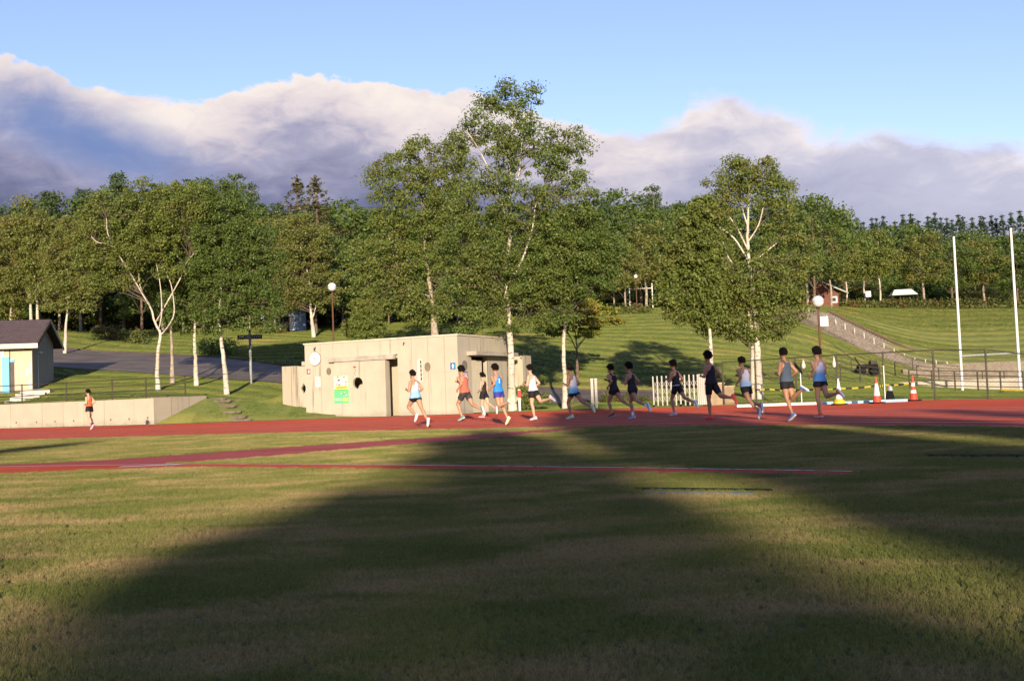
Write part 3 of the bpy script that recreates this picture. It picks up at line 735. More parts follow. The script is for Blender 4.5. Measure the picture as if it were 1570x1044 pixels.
while x < 1600:
    plant(PC[3], x, 328 + rw_.uniform(-8, 12), 235 + rw_.uniform(-10, 15), 'small dark pointed spruce in the far row on the right skyline', group='spruces on the right skyline', wide=1.45)
    x += rw_.uniform(6, 12)
x = -60
while x < 560:                                      # left front row, above and behind the road
    pr = rw_.choice([PB[0], PB[1], PB[1], PB[3], PB[0]])
    plant(pr, x, np.interp(x, [-60, 100, 300, 420, 560], [330, 318, 318, 330, 345]) + rw_.uniform(-8, 40), 112 + rw_.uniform(-6, 9), 'broadleaf tree of the wood behind the road on the left', group='left wood front row', wide=1.0)
    x += rw_.uniform(26, 42)
x = 380
while x < 900:
    plant(rw_.choice(PB[:2] + [PB[3]]), x, 385 + rw_.uniform(-20, 35), 117 + rw_.uniform(-5, 5), 'lower leafy tree at the edge of the lawn behind the toilet block', group='lawn edge trees', wide=1.25)
    x += rw_.uniform(30, 45)
x = 900
while x < 1290:
    plant(rw_.choice([PB[0], PB[1], PB[3]]), x, 352 + rw_.uniform(-15, 35), 140 + rw_.uniform(-8, 8), 'broadleaf tree at the top of the middle lawn', group='middle lawn top trees', wide=1.1)
    x += rw_.uniform(26, 40)
for px, ty, tx in ((1322, 360, 0), (1343, 352, 0), (1292, 366, 0)):
    plant(PB[2], px, ty, 141, {1322: 'middle one of three white trunked birches on the ridge right of the brown cabin', 1343: 'right one of three white trunked birches on the ridge right of the brown cabin', 1292: 'left one of three white trunked birches on the ridge by the brown cabin'}[px], wide=1.0, name='birch_tree')
plant(PB[1], 1410, 360, 143, 'pale trunked olive tree right of the white tent roof', wide=1.3)
plant(PB[0], 1455, 372, 146, 'leafy tree on the ridge left of the left goal post', wide=1.3)
plant(PB[1], 1505, 368, 146, 'leafy tree on the ridge between the two goal posts', wide=1.3)
plant(PB[0], 1555, 376, 144, 'leafy tree on the ridge behind the right goal post', wide=1.3)
plant(PB[3], 1600, 365, 146, 'leafy tree on the ridge right of both goal posts', wide=1.2)
x = 1285
while x < 1620:
    plant(rw_.choice([PB[0], PB[3], PC[0], PC[1]]), x, np.interp(x, [1285, 1340, 1600], [338, 352, 362]) + rw_.uniform(-8, 16), 180 + rw_.uniform(-10, 10), 'dark tree of the wood behind the ridge on the right', group='right wood trees', wide=1.3)
    x += rw_.uniform(16, 26)

PU = [proto_broad(221, M_darkleaf, M_bark, H=5.0, n=40, per=110, leaf=0.15, w=0.5, bare=0.08), proto_broad(222, M_hedge, M_bark, H=5.0, n=36, per=110, leaf=0.15, w=0.55, bare=0.05)]
for p in PU: PH[id(p)] = 5.0; p.name = 'undergrowth_shrub'
x = -70
while x < 910:
    plant(rw_.choice(PU), x, 462 + rw_.uniform(-14, 14) - 0.02 * x, 124 + rw_.uniform(-4, 6), 'shady undergrowth shrub filling the left wood', 'shrub', 'undergrowth of the left wood', wide=1.3)
    x += rw_.uniform(18, 28)
x = 900
while x < 1640:
    plant(rw_.choice(PU), x, 432 + rw_.uniform(-10, 10), 168 + rw_.uniform(-4, 6), 'shady undergrowth shrub filling the right wood', 'shrub', 'undergrowth of the right wood', wide=1.3)
    x += rw_.uniform(16, 26)

# hedge row along the ridge
def hedge(name, pts, h, w, seed, label, m=M_hedge, leaf=0.10, per=60):
    rng = np.random.default_rng(seed); base = pts[0].copy(); root = empty(name, base)
    cs = []; mb = MB(base)
    for i in range(len(pts) - 1):
        L = (pts[i + 1] - pts[i]).length; k = max(2, int(L / (w * 0.42)))
        for j in range(k):
            p = pts[i].lerp(pts[i + 1], j / k)
            if j % 3 == 0: mb.tube([(p.x, p.y, p.z - 0.1), (p.x + rng.uniform(-.1, .1), p.y, p.z + h * 0.6)], [0.03, 0.012], 4)
            for z in (0.28, 0.7):
                cs.append((p.x - base.x + rng.uniform(-.1, .1), p.y - base.y + rng.uniform(-.2, .2) * w, p.z - base.z + h * z * rng.uniform(0.85, 1.1), w * 0.5 * rng.uniform(0.8, 1.1)))
    mb.build('stems', M_bark, root)
    link_mesh('foliage', quads_mesh('foliage', leaf_cloud(rng, np.array(cs), per, leaf, 0.9, 0.0), m), root)
    tag(root, label, 'hedge'); return root
def hp(*a): return [on(px, py, D) for px, py, D in a]
hedge('clipped_hedge', hp((1292, 466, 135), (1360, 466, 138)), 0.9, 1.1, 301, 'low hedge on the ridge between the brown cabin and the tent', leaf=0.14)
hedge('clipped_hedge', hp((1366, 466, 137.5), (1438, 466, 138)), 1.15, 1.3, 302, 'low hedge on the ridge below the white tent roof', leaf=0.14)
hedge('clipped_hedge', hp((1442, 466, 137), (1535, 466, 135)), 1.25, 1.4, 303, 'reddish hedge on the ridge behind the left goal post', leaf=0.14)
hedge('clipped_hedge', hp((1545, 466, 134), (1640, 466, 131)), 1.3, 1.4, 304, 'low hedge on the ridge at the right edge', leaf=0.14)
hedge('clipped_hedge', hp((306, 545, 83), (362, 545, 81)), 1.25, 1.2, 305, 'dark boxy hedge at the road behind the leaning birch', m=M_darkleaf, leaf=0.10, per=110)
hedge('clipped_hedge', hp((150, 520, 95), (225, 525, 92)), 1.1, 1.2, 306, 'rough hedge along the far side of the road by the wood', leaf=0.12)
hedge('clipped_hedge', hp((396, 508, 105), (442, 506, 106)), 1.0, 1.2, 307, 'reddish low hedge in front of the white shed', leaf=0.13)
hedge('clipped_hedge', hp((950, 484, 110), (1000, 482, 112)), 0.9, 1.2, 308, 'low hedge at the top of the middle lawn below the far lamp', leaf=0.13)

# repeats in a row: say which one, counted from the left between landmarks
ORD = ['first', 'second', 'third', 'fourth', 'fifth', 'sixth', 'seventh', 'eighth', 'ninth', 'tenth', 'eleventh', 'twelfth']
SECT = [(-400, 190, 'left of the rounded pine'), (190, 372, 'between tall and slim pines'), (372, 560, 'near the brown spruces'), (560, 785, 'left of the tallest birch'), (785, 1000, 'right of the tallest birch'), (1000, 1150, 'left of the twin birch'), (1150, 1300, 'right of the twin birch'), (1300, 1400, 'above the white shelter'), (1400, 1475, 'left of the left goal post'), (1475, 1560, 'between the goal posts'), (1560, 2400, 'at the right edge')]
rows = {}
for o in list(col.objects):
    if o.get('group') and o.parent is None and o.get('category') in ('tree', 'shrub'):
        v = Vector(o.location) - CAM; px = 785 + FPX * v.dot(CR) / v.dot(FW)
        k = next(i for i, q in enumerate(SECT) if q[0] <= px < q[1]); rows.setdefault((o['label'], k), []).append((px, o))
SHORT = {'dark pine in the back row of the wood on the hill': 'dark pine of the back row', 'dark broadleaf tree in the back row of the wood on the hill': 'dark broadleaf of the back row', 'small dark pointed spruce in the far row on the right skyline': 'small dark spruce on the skyline', 'broadleaf tree of the wood behind the road on the left': 'broadleaf tree of the front row', 'lower leafy tree at the edge of the lawn behind the toilet block': 'low lawn edge tree',
         'broadleaf tree at the top of the middle lawn': 'tree topping the middle lawn', 'dark tree of the wood behind the ridge on the right': 'dark tree behind the ridge', 'shady undergrowth shrub filling the left wood': 'undergrowth shrub of the left wood', 'shady undergrowth shrub filling the right wood': 'undergrowth shrub of the right wood'}
for (lab, k), lst in rows.items():
    for i, (px, o) in enumerate(sorted(lst, key=lambda q: q[0])):
        o['label'] = ' '.join(('%s %s from the left, %s' % (ORD[min(i, 11)], SHORT.get(lab, lab), SECT[k][2])).split()[:16])

# ------------------------------------------------------------------ tall trees behind the camera that throw the long shadows
GAP_D = [-2, 3.5, 4.5, 6, 8, 9.5]; GAP_L = [1.9, 1.72, 1.66, 1.55, 1.36, 1.3]; GAP_R = [2.45, 2.36, 2.30, 2.15, 1.75, 1.45]
def shade_tree(u, halfw, d_top, d_low, B, seed, label, dens=1.0, per=260, leafr=0.9):
    """u: offset across the light; d_top: how far out on the field the tip's shadow reaches; d_low: nearest shadow of the crown"""
    rng = np.random.default_rng(seed); te = tan(SUN_EL)
    dx, dy = sin(SUN_AZ), cos(SUN_AZ)
    base = Vector((u * dy - B * dx, -B * dy - u * dx, -0.03)); root = empty('shade_tree', base)
    H = (B + d_top) * te; H0 = (B + d_low) * te
    mb = MB(); mb.tube([(0, 0, -0.2), (0, 0, H0), (0, 0, H * 0.96)], [0.28, 0.22, 0.03], 8)
    cs = []
    nlev = max(6, int((H - H0) / 0.8))
    for i in range(nlev):
        f = (i + 0.5) / nlev; z = H0 + (H - H0) * f
        r = halfw * min(1.0, (1 - f) ** 0.6 * 1.25 + 0.08) * rng.uniform(0.75, 1.1)
        nb = max(3, int(9 * r * dens))
        for j in range(nb):
            a = rng.uniform(0, 6.28); q = r * math.sqrt(rng.random())
            c_ = (q * cos(a), q * sin(a), z + rng.uniform(-.4, .4), leafr * rng.uniform(0.45, 0.75) * min(1, 0.4 + r / halfw))
            # drop clumps so the gap between crowns lets a sunlit streak through
            uc = u + c_[0] * dy - c_[1] * dx; Dc = c_[2] / te - B + c_[0] * dx + c_[1] * dy
            if Dc < 8.2 and np.interp(Dc, GAP_D, GAP_L) - c_[3] * 0.35 < uc < np.interp(Dc, GAP_D, GAP_R) + c_[3] * 0.3: continue
            cs.append(c_)
            if j % 2 == 0: mb.tube([(0, 0, z - 0.4), (q * cos(a), q * sin(a), z)], [0.05, 0.015], 4, cap=False)
    mb.build('trunk', M_bark, root); link_mesh('crown', quads_mesh('crown', leaf_cloud(rng, np.array(cs), per, 0.16, 0.8, 0.1), M_pine), root)
    tag(root, label, 'tree'); return root
SHADE = [  # u, half width, reach of the tip, nearest, distance behind
    (0.08, 2.35, 25, -25, 62, 'tall conifer behind the viewer shading the middle of the infield'),
    (3.3, 1.8, 42, 11.5, 66, 'tall slim conifer behind the viewer with a high crown'),
    (4.66, 2.75, 52, -25, 60, 'tall conifer behind the viewer shading the runners in black'),
    (8.4, 2.3, 33, -25, 64, 'tall conifer behind the viewer shading the right of the infield'),
    (12.0, 2.4, 28, -25, 60, 'tall conifer behind the viewer shading the track at the right'),
    (-3.4, 1.7, 5.5, -25, 62, 'shorter conifer behind the viewer, left of the middle one'),
    (16.5, 2.6, 24, -25, 62, 'tall conifer behind the viewer far to the right'),
    (-10.9, 1.9, 29, -20, 60, 'tall conifer behind the viewer to the left'),
]
for i, (u, hw, dt, dl, B, lab) in enumerate(SHADE): shade_tree(u, hw, dt, dl, B, 400 + i, lab)
for i in range(15):  # unseen row added to block low sky light from behind the camera
    t_ = shade_tree(-46 + i * 6.4 + rw_.uniform(-1, 1), 3.6, rw_.uniform(-8, 0.5), -60, 74 + rw_.uniform(-3, 6), 430 + i, '%s tree from the left in the added sky-blocking row behind the viewer' % (ORD + ['thirteenth', 'fourteenth', 'fifteenth'])[i], dens=0.5, per=110, leafr=1.9)
    t_['group'] = 'added sky-blocking trees behind the viewer'
# ================================================================== BUILT THINGS
M_wall = None
def stained_concrete(name, c, streak=0.35):
    m, T, b = principled(name)
    tcn = T.node('ShaderNodeTexCoord'); v = tcn.outputs['Object']
    n1 = T.noise(T.scale(v, (3.0, 3.0, 0.22)), 1.3, 5, 0.6); n2 = T.noise(v, 1.2, 5); n3 = T.noise(v, 24, 3)
    cc = T.mix(T.smooth(n2, 0.25, 0.75), tuple(x * 0.93 for x in c), tuple(min(1, x * 1.04) for x in c))
    cc = T.mix(T.math('MULTIPLY', T.smooth(n1, 0.54, 0.74), streak), cc, (0.13, 0.10, 0.075))
    sp = T.node('ShaderNodeSeparateXYZ'); T.l.new(v, sp.inputs[0])
    low = T.math('MULTIPLY', T.smooth(T.math('ADD', sp.outputs[2], T.math('MULTIPLY', n2, 0.5)), 0.55, 0.28), T.smooth(n3, 0.4, 0.62))
    cc = T.mix(T.math('MULTIPLY', low, 0.5), cc, (0.12, 0.10, 0.08))      # splash dirt along the foot
    T.put(b.inputs['Base Color'], cc); b.inputs['Roughness'].default_value = 0.85; b.inputs['Specular IOR Level'].default_value = 0.2
    bn = T.node('ShaderNodeBump'); bn.inputs['Strength'].default_value = 0.15; bn.inputs['Distance'].default_value = 0.02
    T.put(bn.inputs['Height'], n3); T.l.new(bn.outputs[0], b.inputs['Normal'])
    return m
M_block = stained_concrete('cream_concrete', (0.50, 0.450, 0.350), 0.6)
M_blockst = stained_concrete('stained_cream_concrete', (0.46, 0.40, 0.30), 0.85)
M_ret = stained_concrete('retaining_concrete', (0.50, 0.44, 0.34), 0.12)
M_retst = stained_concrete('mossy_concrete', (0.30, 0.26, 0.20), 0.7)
M_cap = mat('grey_slab_concrete', (0.40, 0.36, 0.30), 0.9, 0.18, 2.0, bump=0.2)
M_dark = mat('dark_brown_metal', (0.055, 0.038, 0.026), 0.55, 0.2, 5.0, spec=0.4)
M_fence = mat('fence_brown_metal', (0.075, 0.062, 0.045), 0.6, 0.25, 4.0)
M_white = mat('white_paint', (0.80, 0.78, 0.74), 0.5, 0.06, 2.0)
M_black = mat('black_rubber', (0.015, 0.015, 0.015), 0.9, 0.2, 3.0, spec=0.05)
M_grey = mat('galvanised_grey', (0.42, 0.42, 0.40), 0.5, 0.15, 6.0, metal=0.3)
M_ltgrey = mat('light_grey_disc', (0.46, 0.44, 0.40), 0.8, 0.1, 3.0)
M_darkin = mat('dark_recess', (0.07, 0.062, 0.052), 0.9, 0.1, 3.0)  # near-black; stands in for interior shade, also used on solid dark parts
M_asph = mat('worn_asphalt', (0.185, 0.150, 0.125), 0.9, 0.22, 0.5, bump=0.6, bscale=25, coord='Object', bdist=0.05)
def flat(name, c, rough=0.6): return mat(name, c, rough, 0.04, 2.0)

# ---- roads (draped on the hillside)
def drape(name, A, B, lift, m, label, n=60, w=7):
    a = catmull(A, 8); b = catmull(B, 8); v = []; f = []
    for p, q in zip(a, b):
        for j in range(w):
            r = p.lerp(q, j / (w - 1)); v.append((r.x, r.y, hz(r.x, r.y) + lift))
    for i in range(len(a) - 1):
        for j in range(w - 1):
            k = i * w + j; f.append((k, k + w, k + w + 1, k + 1))
    o = MB().add(v, f).build(name, m, smooth=True); tag(o, label, 'road', kind='structure'); return o
def gp(px, py, D): p = at(px, py, D); return Vector((p.x, p.y, 0))
frontE = [gp(-40, 580, 72), gp(60, 575, 71), gp(110, 572, 71), gp(200, 573, 70), gp(330, 583, 66), gp(430, 588, 63.5), gp(560, 600, 61), gp(700, 605, 59.5), gp(800, 618, 56.5), gp(860, 622, 55), gp(930, 624, 53.5), gp(1010, 622, 53)]
backE = [gp(-40, 545, 92), gp(60, 543, 88), gp(110, 541, 87), gp(200, 543, 85.5), gp(330, 550, 79), gp(430, 562, 73), gp(560, 575, 68), gp(700, 588, 65), gp(800, 597, 62.5), gp(860, 600, 61), gp(930, 605, 59.5), gp(1010, 609, 58.5)]
drape('asphalt_road', frontE, backE, 0.045, M_asph, 'curving asphalt road across the hillside behind the buildings')
kv = MB()
ka = catmull(backE, 8)
for i in range(len(ka) - 1):
    p, q = ka[i], ka[i + 1]; z0, z1 = hz(p.x, p.y), hz(q.x, q.y)
    kv.add([(p.x, p.y, z0), (q.x, q.y, z1), (q.x, q.y, z1 + 0.14), (p.x, p.y, z0 + 0.14), (p.x, p.y + .15, z0 + 0.14), (q.x, q.y + .15, z1 + 0.14), (p.x, p.y + .15, z0), (q.x, q.y + .15, z1)], [(0, 1, 2, 3), (3, 2, 5, 4), (4, 5, 7, 6)])
tag(kv.build('road_kerb', mat('dark_kerb', (0.10, 0.075, 0.06), 0.9, 0.2, 2)), 'dark kerb along the upper edge of the road', 'kerb', kind='structure')

# ---- retaining wall with panels, weep holes and railing
wx0 = -60.0
root = empty('retaining_wall', (Xwe, LY(Xwe), 0)); RO = Vector((Xwe, LY(Xwe), 0))
jx = [at(px, 655, LY(-25)).x for px in (-130, -62, 5, 69, 110, 150, 188, 250)]
jx[-1] = Xws
jx = [wx0] + jx
def wallseg(x0, x1, m, name, zt0=WALL_T, zt1=WALL_T, zb=-0.1, back=0.28):
    y0, y1 = LY(x0) - 0.02, LY(x1) - 0.02
    g = 0.012
    t = Vector((x1 - x0, y1 - y0, 0)).normalized(); nrm = Vector((-t.y, t.x, 0))
    A = Vector((x0, y0, 0)) + t * g; B = Vector((x1, y1, 0)) - t * g
    v = []
    for P, zt in ((A, zt0), (B, zt1)):
        Q = P + nrm * back
        v += [(P.x, P.y, zb), (P.x, P.y, zt), (Q.x, Q.y, zt), (Q.x, Q.y, zb)]
    o = MB(RO).add(v, [(0, 4, 5, 1), (1, 5, 6, 2), (2, 6, 7, 3), (3, 7, 4, 0), (0, 1, 2, 3), (4, 7, 6, 5)]).build(name, m, root, bevel=0.012)
    return o
for i in range(len(jx) - 1): wallseg(jx[i], jx[i + 1], M_retst if i < 3 and i == 2 - 0 and False else M_ret, 'panel')
# returning wing, running back into the slope
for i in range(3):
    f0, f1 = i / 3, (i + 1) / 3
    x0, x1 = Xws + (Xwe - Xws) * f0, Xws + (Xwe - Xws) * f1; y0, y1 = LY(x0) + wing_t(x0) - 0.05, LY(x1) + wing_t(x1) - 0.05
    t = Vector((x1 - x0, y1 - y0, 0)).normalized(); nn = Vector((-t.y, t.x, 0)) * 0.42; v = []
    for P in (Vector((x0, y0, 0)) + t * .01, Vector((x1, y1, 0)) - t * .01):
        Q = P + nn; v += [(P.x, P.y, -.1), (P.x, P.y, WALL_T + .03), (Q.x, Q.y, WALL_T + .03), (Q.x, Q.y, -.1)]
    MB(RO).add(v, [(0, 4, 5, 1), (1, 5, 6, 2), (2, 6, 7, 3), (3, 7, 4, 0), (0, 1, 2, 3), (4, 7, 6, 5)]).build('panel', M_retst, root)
for px, py in ((22, 648), (55, 647), (85, 646), (115, 645), (145, 644), (174, 643), (203, 642), (232, 640)):
    x = at(px, py, LY(-24)).x; y = LY(x) - 0.02
    p = at(px, py, y); sl = (LY(p.x + .1) - LY(p.x - .1)) / 0.2
    mb = MB(RO); nrm = Vector((-sl, 1, 0)).normalized(); c = Vector((p.x, LY(p.x) - 0.02, p.z))
    mb.tube([c - nrm * 0.015, c + nrm * 0.03], [0.055, 0.055], 12); mb.build('weep_pipe', mat('weep_hole_plastic', (0.20, 0.18, 0.15), 0.8), root)
# slope that hides the lower right corner of the returning end is the hillside itself
tag(root, 'cream concrete retaining wall with drain holes beside the track on the left', 'wall')
# railing on the wall
rr_ = empty('railing', (Xwe, LY(Xwe), WALL_T)); RO2 = Vector((Xwe, LY(Xwe), WALL_T))
posts = [at(px, 600, LY(-22)).x for px in (-120, -55, 3, 94, 183, 245, 296)]
posts = [max(-60, p) for p in posts]
def rp(x, z): return Vector((x, LY(x) + 0.14 + (max(0, wing_t(x)) if x > Xws else 0), WALL_T + z))
for x in posts: MB(RO2).tube([rp(x, -0.03), rp(x, 1.02)], 0.035, 8).build('post', M_dark, rr_)
for z in (0.98, 0.68, 0.40, 0.12): MB(RO2).tube([rp(x, z) for x in posts], 0.022, 6).build('rail', M_dark, rr_)
tag(rr_, 'dark metal railing of four rails on the retaining wall', 'railing')

# ---- sports-ground hut at the far left (local axes: u to the right, v back)
hp0 = at(50, 602, 61.5); hzb = hz(hp0.x, hp0.y) - 0.05
ang = rad(8)
hut = empty('gabled_hut', (hp0.x, hp0.y, hzb), ang)
M_hut = stained_concrete('hut_cream_wall', (0.60, 0.51, 0.37), 0.08)
M_roof = mat('purple_brown_roof_tile', (0.085, 0.058, 0.062), 0.5, 0.15, 4.0)
Wd, Hw, Hr = 4.3, 2.95, 4.25   # depth, eave height, ridge height
MB().prism_xz([(-9, 0), (0, 0), (0, Hw), (-9, Hw)], 0.0, 0.18).build('front_wall', M_hut, hut)
MB().add([(0, 0.18, 0), (0, Wd, 0), (0, Wd, Hw), (0, Wd / 2, Hr - 0.12), (0, 0.18, Hw), (-.18, 0.18, 0), (-.18, Wd, 0), (-.18, Wd, Hw), (-.18, Wd / 2, Hr - 0.12), (-.18, 0.18, Hw)],
         [(0, 1, 2, 3, 4), (9, 8, 7, 6, 5), (0, 5, 6, 1), (1, 6, 7, 2), (2, 7, 8, 3), (3, 8, 9, 4), (4, 9, 5, 0)]).build('shaded_gable_wall', stained_concrete('shaded_gable_wall', (0.36, 0.33, 0.27), 0.25), hut)  # darker copy of the wall tone puts the gable's shade into colour
ov = 0.45; es = 0.6; sl_ = (Hr - Hw) / (Wd / 2)
roof = empty('roof', (0, 0, 0)); roof.parent = hut
for side in (0, 1):
    ya = -es if side == 0 else Wd + es; yb = Wd / 2
    za = Hw - es * sl_ + 0.10; zb = Hr
    MB().add([(-9.5, ya, za), (ov, ya, za), (ov, yb, zb), (-9.5, yb, zb), (-9.5, ya, za + .09), (ov, ya, za + .09), (ov, yb, zb + .09), (-9.5, yb, zb + .09)],
             [(0, 1, 2, 3), (4, 7, 6, 5), (0, 4, 5, 1), (1, 5, 6, 2), (2, 6, 7, 3), (3, 7, 4, 0)]).build('slope', M_roof, roof)
    if side == 0:
        for k in range(1, 12):
            f = k / 12; y = ya + (yb - ya) * f; z = za + (zb - za) * f + 0.095
            MB().box((-4.45, y, z), (9.86, 0.035, 0.022)).build('tile_course', M_roof, roof)
    # barge boards
    MB().add([(ov + .005, ya, za - .14), (ov + .005, yb, zb - .14), (ov + .005, yb, zb + .06), (ov + .005, ya, za + .06), (ov + .05, ya, za - .14), (ov + .05, yb, zb - .14), (ov + .05, yb, zb + .06), (ov + .05, ya, za + .06)],
             [(0, 1, 2, 3), (4, 7, 6, 5), (0, 4, 5, 1), (1, 5, 6, 2), (2, 6, 7, 3), (3, 7, 4, 0)]).build('barge_board', mat('dark_brown_trim', (0.12, 0.085, 0.06), 0.6) if side == 0 else mat('pale_trim', (0.52, 0.47, 0.37), 0.6), roof)
MB().b(-9.5, ov + 0.06, -es - 0.06, -es - 0.005, Hw - es * sl_ - 0.10, Hw - es * sl_ + 0.17).build('fascia', mat('cream_fascia', (0.66, 0.60, 0.47), 0.5), roof)
M_blue = mat('sky_blue_paint', (0.16, 0.52, 0.88), 0.45, 0.06)
MB().b(-1.62, -1.22, -0.14, -0.02, 0.0, 2.05).build('blue_door_leaf', M_blue, hut)
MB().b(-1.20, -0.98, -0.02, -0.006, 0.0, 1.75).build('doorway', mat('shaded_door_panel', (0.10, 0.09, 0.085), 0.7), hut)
MB().b(-1.20, -0.96, -0.06, -0.008, 1.75, 1.92).build('blue_lintel', M_blue, hut)
MB().b(-1.235, -1.195, -0.05, -0.005, 1.93, 2.75).build('downpipe', M_dark, hut)
MB().b(-1.62, -1.52, -0.05, -0.004, 2.05, Hw).build('post', M_white, hut)
MB().b(-4.2, -1.64, -0.03, -0.004, 2.1, 2.42).build('white_band', M_white, hut)
MB().b(-0.72, -0.64, -0.05, -0.004, 2.45, Hw).build('bracket', mat('cream_fascia2', (0.62, 0.56, 0.44), 0.5), hut)
for (a, b_, z0, z1) in ((-.32, -.22, .95, 1.35), (-.16, -.03, .25, .75), (-.1, -.03, 1.05, 1.7)):
    MB().b(a, b_, -0.006, -0.003, z0, z1).build('paint_patch', mat('pale_blue_paint', (0.36, 0.58, 0.80), 0.6, 0.1), hut)
MB().tube([(0.03, 1.05, 0.05), (0.03, 1.05, 2.3), (0.03, 1.3, 2.32)], 0.02, 6).build('conduit', M_white, hut)
MB().b(0.0, 0.16, 1.0, 1.55, 2.28, 2.36).build('wall_lamp', M_white, hut)
tag(hut, 'cream gabled hut with dark purple roof and sky blue door', 'hut')
# concrete steps in front of the hut
st = empty('concrete_steps', on(33, 613, 58.6)); so = st.location.copy()
for i in range(4):
    y = so.y - 0.1 + i * 0.42
    p = Vector((so.x + i * 0.10, y, 0)); zt = WALL_T + 0.22 + i * 0.19
    MB(so).box((p.x, p.y, zt / 2 + 0.4), (1.55, 0.42, zt - 0.8), rz=ang).build('step', mat('light_step_concrete', (0.58, 0.54, 0.46), 0.85, 0.1), st)
tag(st, 'short flight of pale concrete steps up to the hut', 'steps')

# ---- earth steps with timber risers on the slope
es_ = empty('timber_steps', gnd(374, 643)); eo = es_.location.copy()
for i in range(6):
    px = 374 - i * 7.5; xx = at(px, 640, 51).x; D = LY(xx) + 0.35 + i * 0.42
    p = on(px, 640 - i * 4, D)
    MB(eo).box((p.x, p.y, p.z - 0.02), (0.95, 0.46, 0.12), rz=rad(-24)).build('step', mat('grey_earth_step', (0.16, 0.13, 0.10), 0.95, 0.3, 6), es_)
    MB(eo).tube([(p.x - .5, p.y - .2 + .2, p.z), (p.x + .42, p.y - .2 - .2, p.z)], 0.045, 7).build('timber', mat('weathered_timber', (0.20, 0.16, 0.12), 0.9, 0.3), es_)
tag(es_, 'timber edged earth steps climbing the grass slope', 'steps')

# ---- toilet block -------------------------------------------------------------
A0 = at(470, 640, 51.4); A1 = at(705, 636, 48.0)
uv = Vector((A1.x - A0.x, A1.y - A0.y, 0)); UL = uv.length; bang = math.atan2(uv.y, uv.x)
tb = empty('toilet_block', (A0.x, A0.y, 0), bang)
def wall_hole(u0, u1, z0, z1, v0, v1, cu, cz, hole):
    """wall panel in the u,z plane with a hole (list of (du,dz)) through it"""
    n = len(hole); mb = MB()
    ou = []
    for du, dz in hole:
        k = 1e9
        if du > 1e-6: k = min(k, (u1 - cu) / du)
        if du < -1e-6: k = min(k, (u0 - cu) / du)
        if dz > 1e-6: k = min(k, (z1 - cz) / dz)
        if dz < -1e-6: k = min(k, (z0 - cz) / dz)
        ou.append((cu + du * k, cz + dz * k))
    corners = [(u0, z0), (u1, z0), (u1, z1), (u0, z1)]
    v = []
    for y in (v0, v1):
        v += [(cu + a, y, cz + b) for a, b in hole] + [(a, y, b) for a, b in ou]
    f = []
    for i in range(n):
        j = (i + 1) % n
        f += [(i, j, n + j, n + i), (2 * n + i, 3 * n + i, 3 * n + j, 2 * n + j), (i, 2 * n + i, 2 * n + j, j), (n + i, n + j, 3 * n + j, 3 * n + i)]
        # corner between two outline points on different sides
        a, b = ou[i], ou[j]
        if abs(a[0] - b[0]) > 1e-5 and abs(a[1] - b[1]) > 1e-5:
            c = min(corners, key=lambda c: abs(c[0] - a[0]) + abs(c[1] - b[1]) if (abs(a[0] - u0) < 1e-5 or abs(a[0] - u1) < 1e-5) else abs(c[0] - b[0]) + abs(c[1] - a[1]))
            k = len(v); v += [(c[0], v0, c[1]), (c[0], v1, c[1])]
            f += [(n + i, n + j, k), (3 * n + i, k + 1, 3 * n + j)]
    return mb.add(v, f)
circ = lambda r, n=40, e=1.0: [(r * cos(2 * pi * (i + .5) / n), e * r * sin(2 * pi * (i + .5) / n)) for i in range(n)]
H = 3.55; dep = 5.2; u1, u2, u3 = 1.76, 4.52, 5.15
MB().b(0, u1, 0, 0.2, 0, H).build('front_wall', M_block, tb)
MB().b(u3, UL, 0, 0.2, 0, H).build('front_wall', M_block, tb)
MB().b(u1, u3, 0, 0.2, 2.86, H).build('front_wall', M_block, tb)
MB().b(u1, u3, 1.25, 1.4, 0, 2.9).build('recess_wall', M_block, tb)
MB().b(u1 - .15, u1 - .002, 0.2, 1.4, 0, 2.9).build('recess_wall', M_block, tb)
MB().b(u3 + .002, u3 + .15, 0.2, 1.4, 0, 2.9).build('recess_wall', M_block, tb)
MB().b(u1, u3, 0.2, 1.25, 2.70, 2.84).build('recess_ceiling', M_block, tb)
wall_hole(u1 + .02, u2 - .12, 0, 2.62, -0.17, -0.03, 3.06, 1.60, circ(0.27)).build('screen_wall', M_block, tb)
MB().b(u2 - .12, u2 + .06, -0.19, 0.22, 0, 2.62).build('pillar', M_block, tb)
MB().b(1.48, 5.05, -0.24, -0.004, 2.64, 2.85).build('canopy_beam', M_cap, tb)
MB().b(0.0, 0.2, 0.2, dep, 0, H).build('side_wall', M_block, tb)
# right-hand side with its doorway
MB().b(UL - .2, UL, 0.2, 1.35, 0, H).build('side_wall', M_block, tb)
MB().b(UL - .2, UL, 1.35, 3.0, 2.62, H).build('side_wall', M_block, tb)
MB().b(UL - .2, UL, 3.0, dep, 0, H).build('side_wall', M_block, tb)
MB().b(UL - 1.4, UL - 1.25, 1.2, 3.2, 0, 2.6).build('recess_wall', M_block, tb)
MB().b(UL + .004, UL + 0.5, 0.9, 5.6, 2.66, 2.84).build('side_canopy', M_cap, tb)
MB().b(UL - .12, UL - .06, 1.36, 2.55, 0.02, 2.45).build('door_leaf', mat('cream_door', (0.66, 0.58, 0.42), 0.6, 0.04), tb)
MB().b(0, UL, dep, dep + .2, 0, H).build('back_wall', M_block, tb)
MB().b(0.2, UL - 0.2, 0.2, dep, 3.30, 3.42).build('roof_slab', M_cap, tb)
cp_ = empty('parapet_cap', (0, 0, 0)); cp_.parent = tb
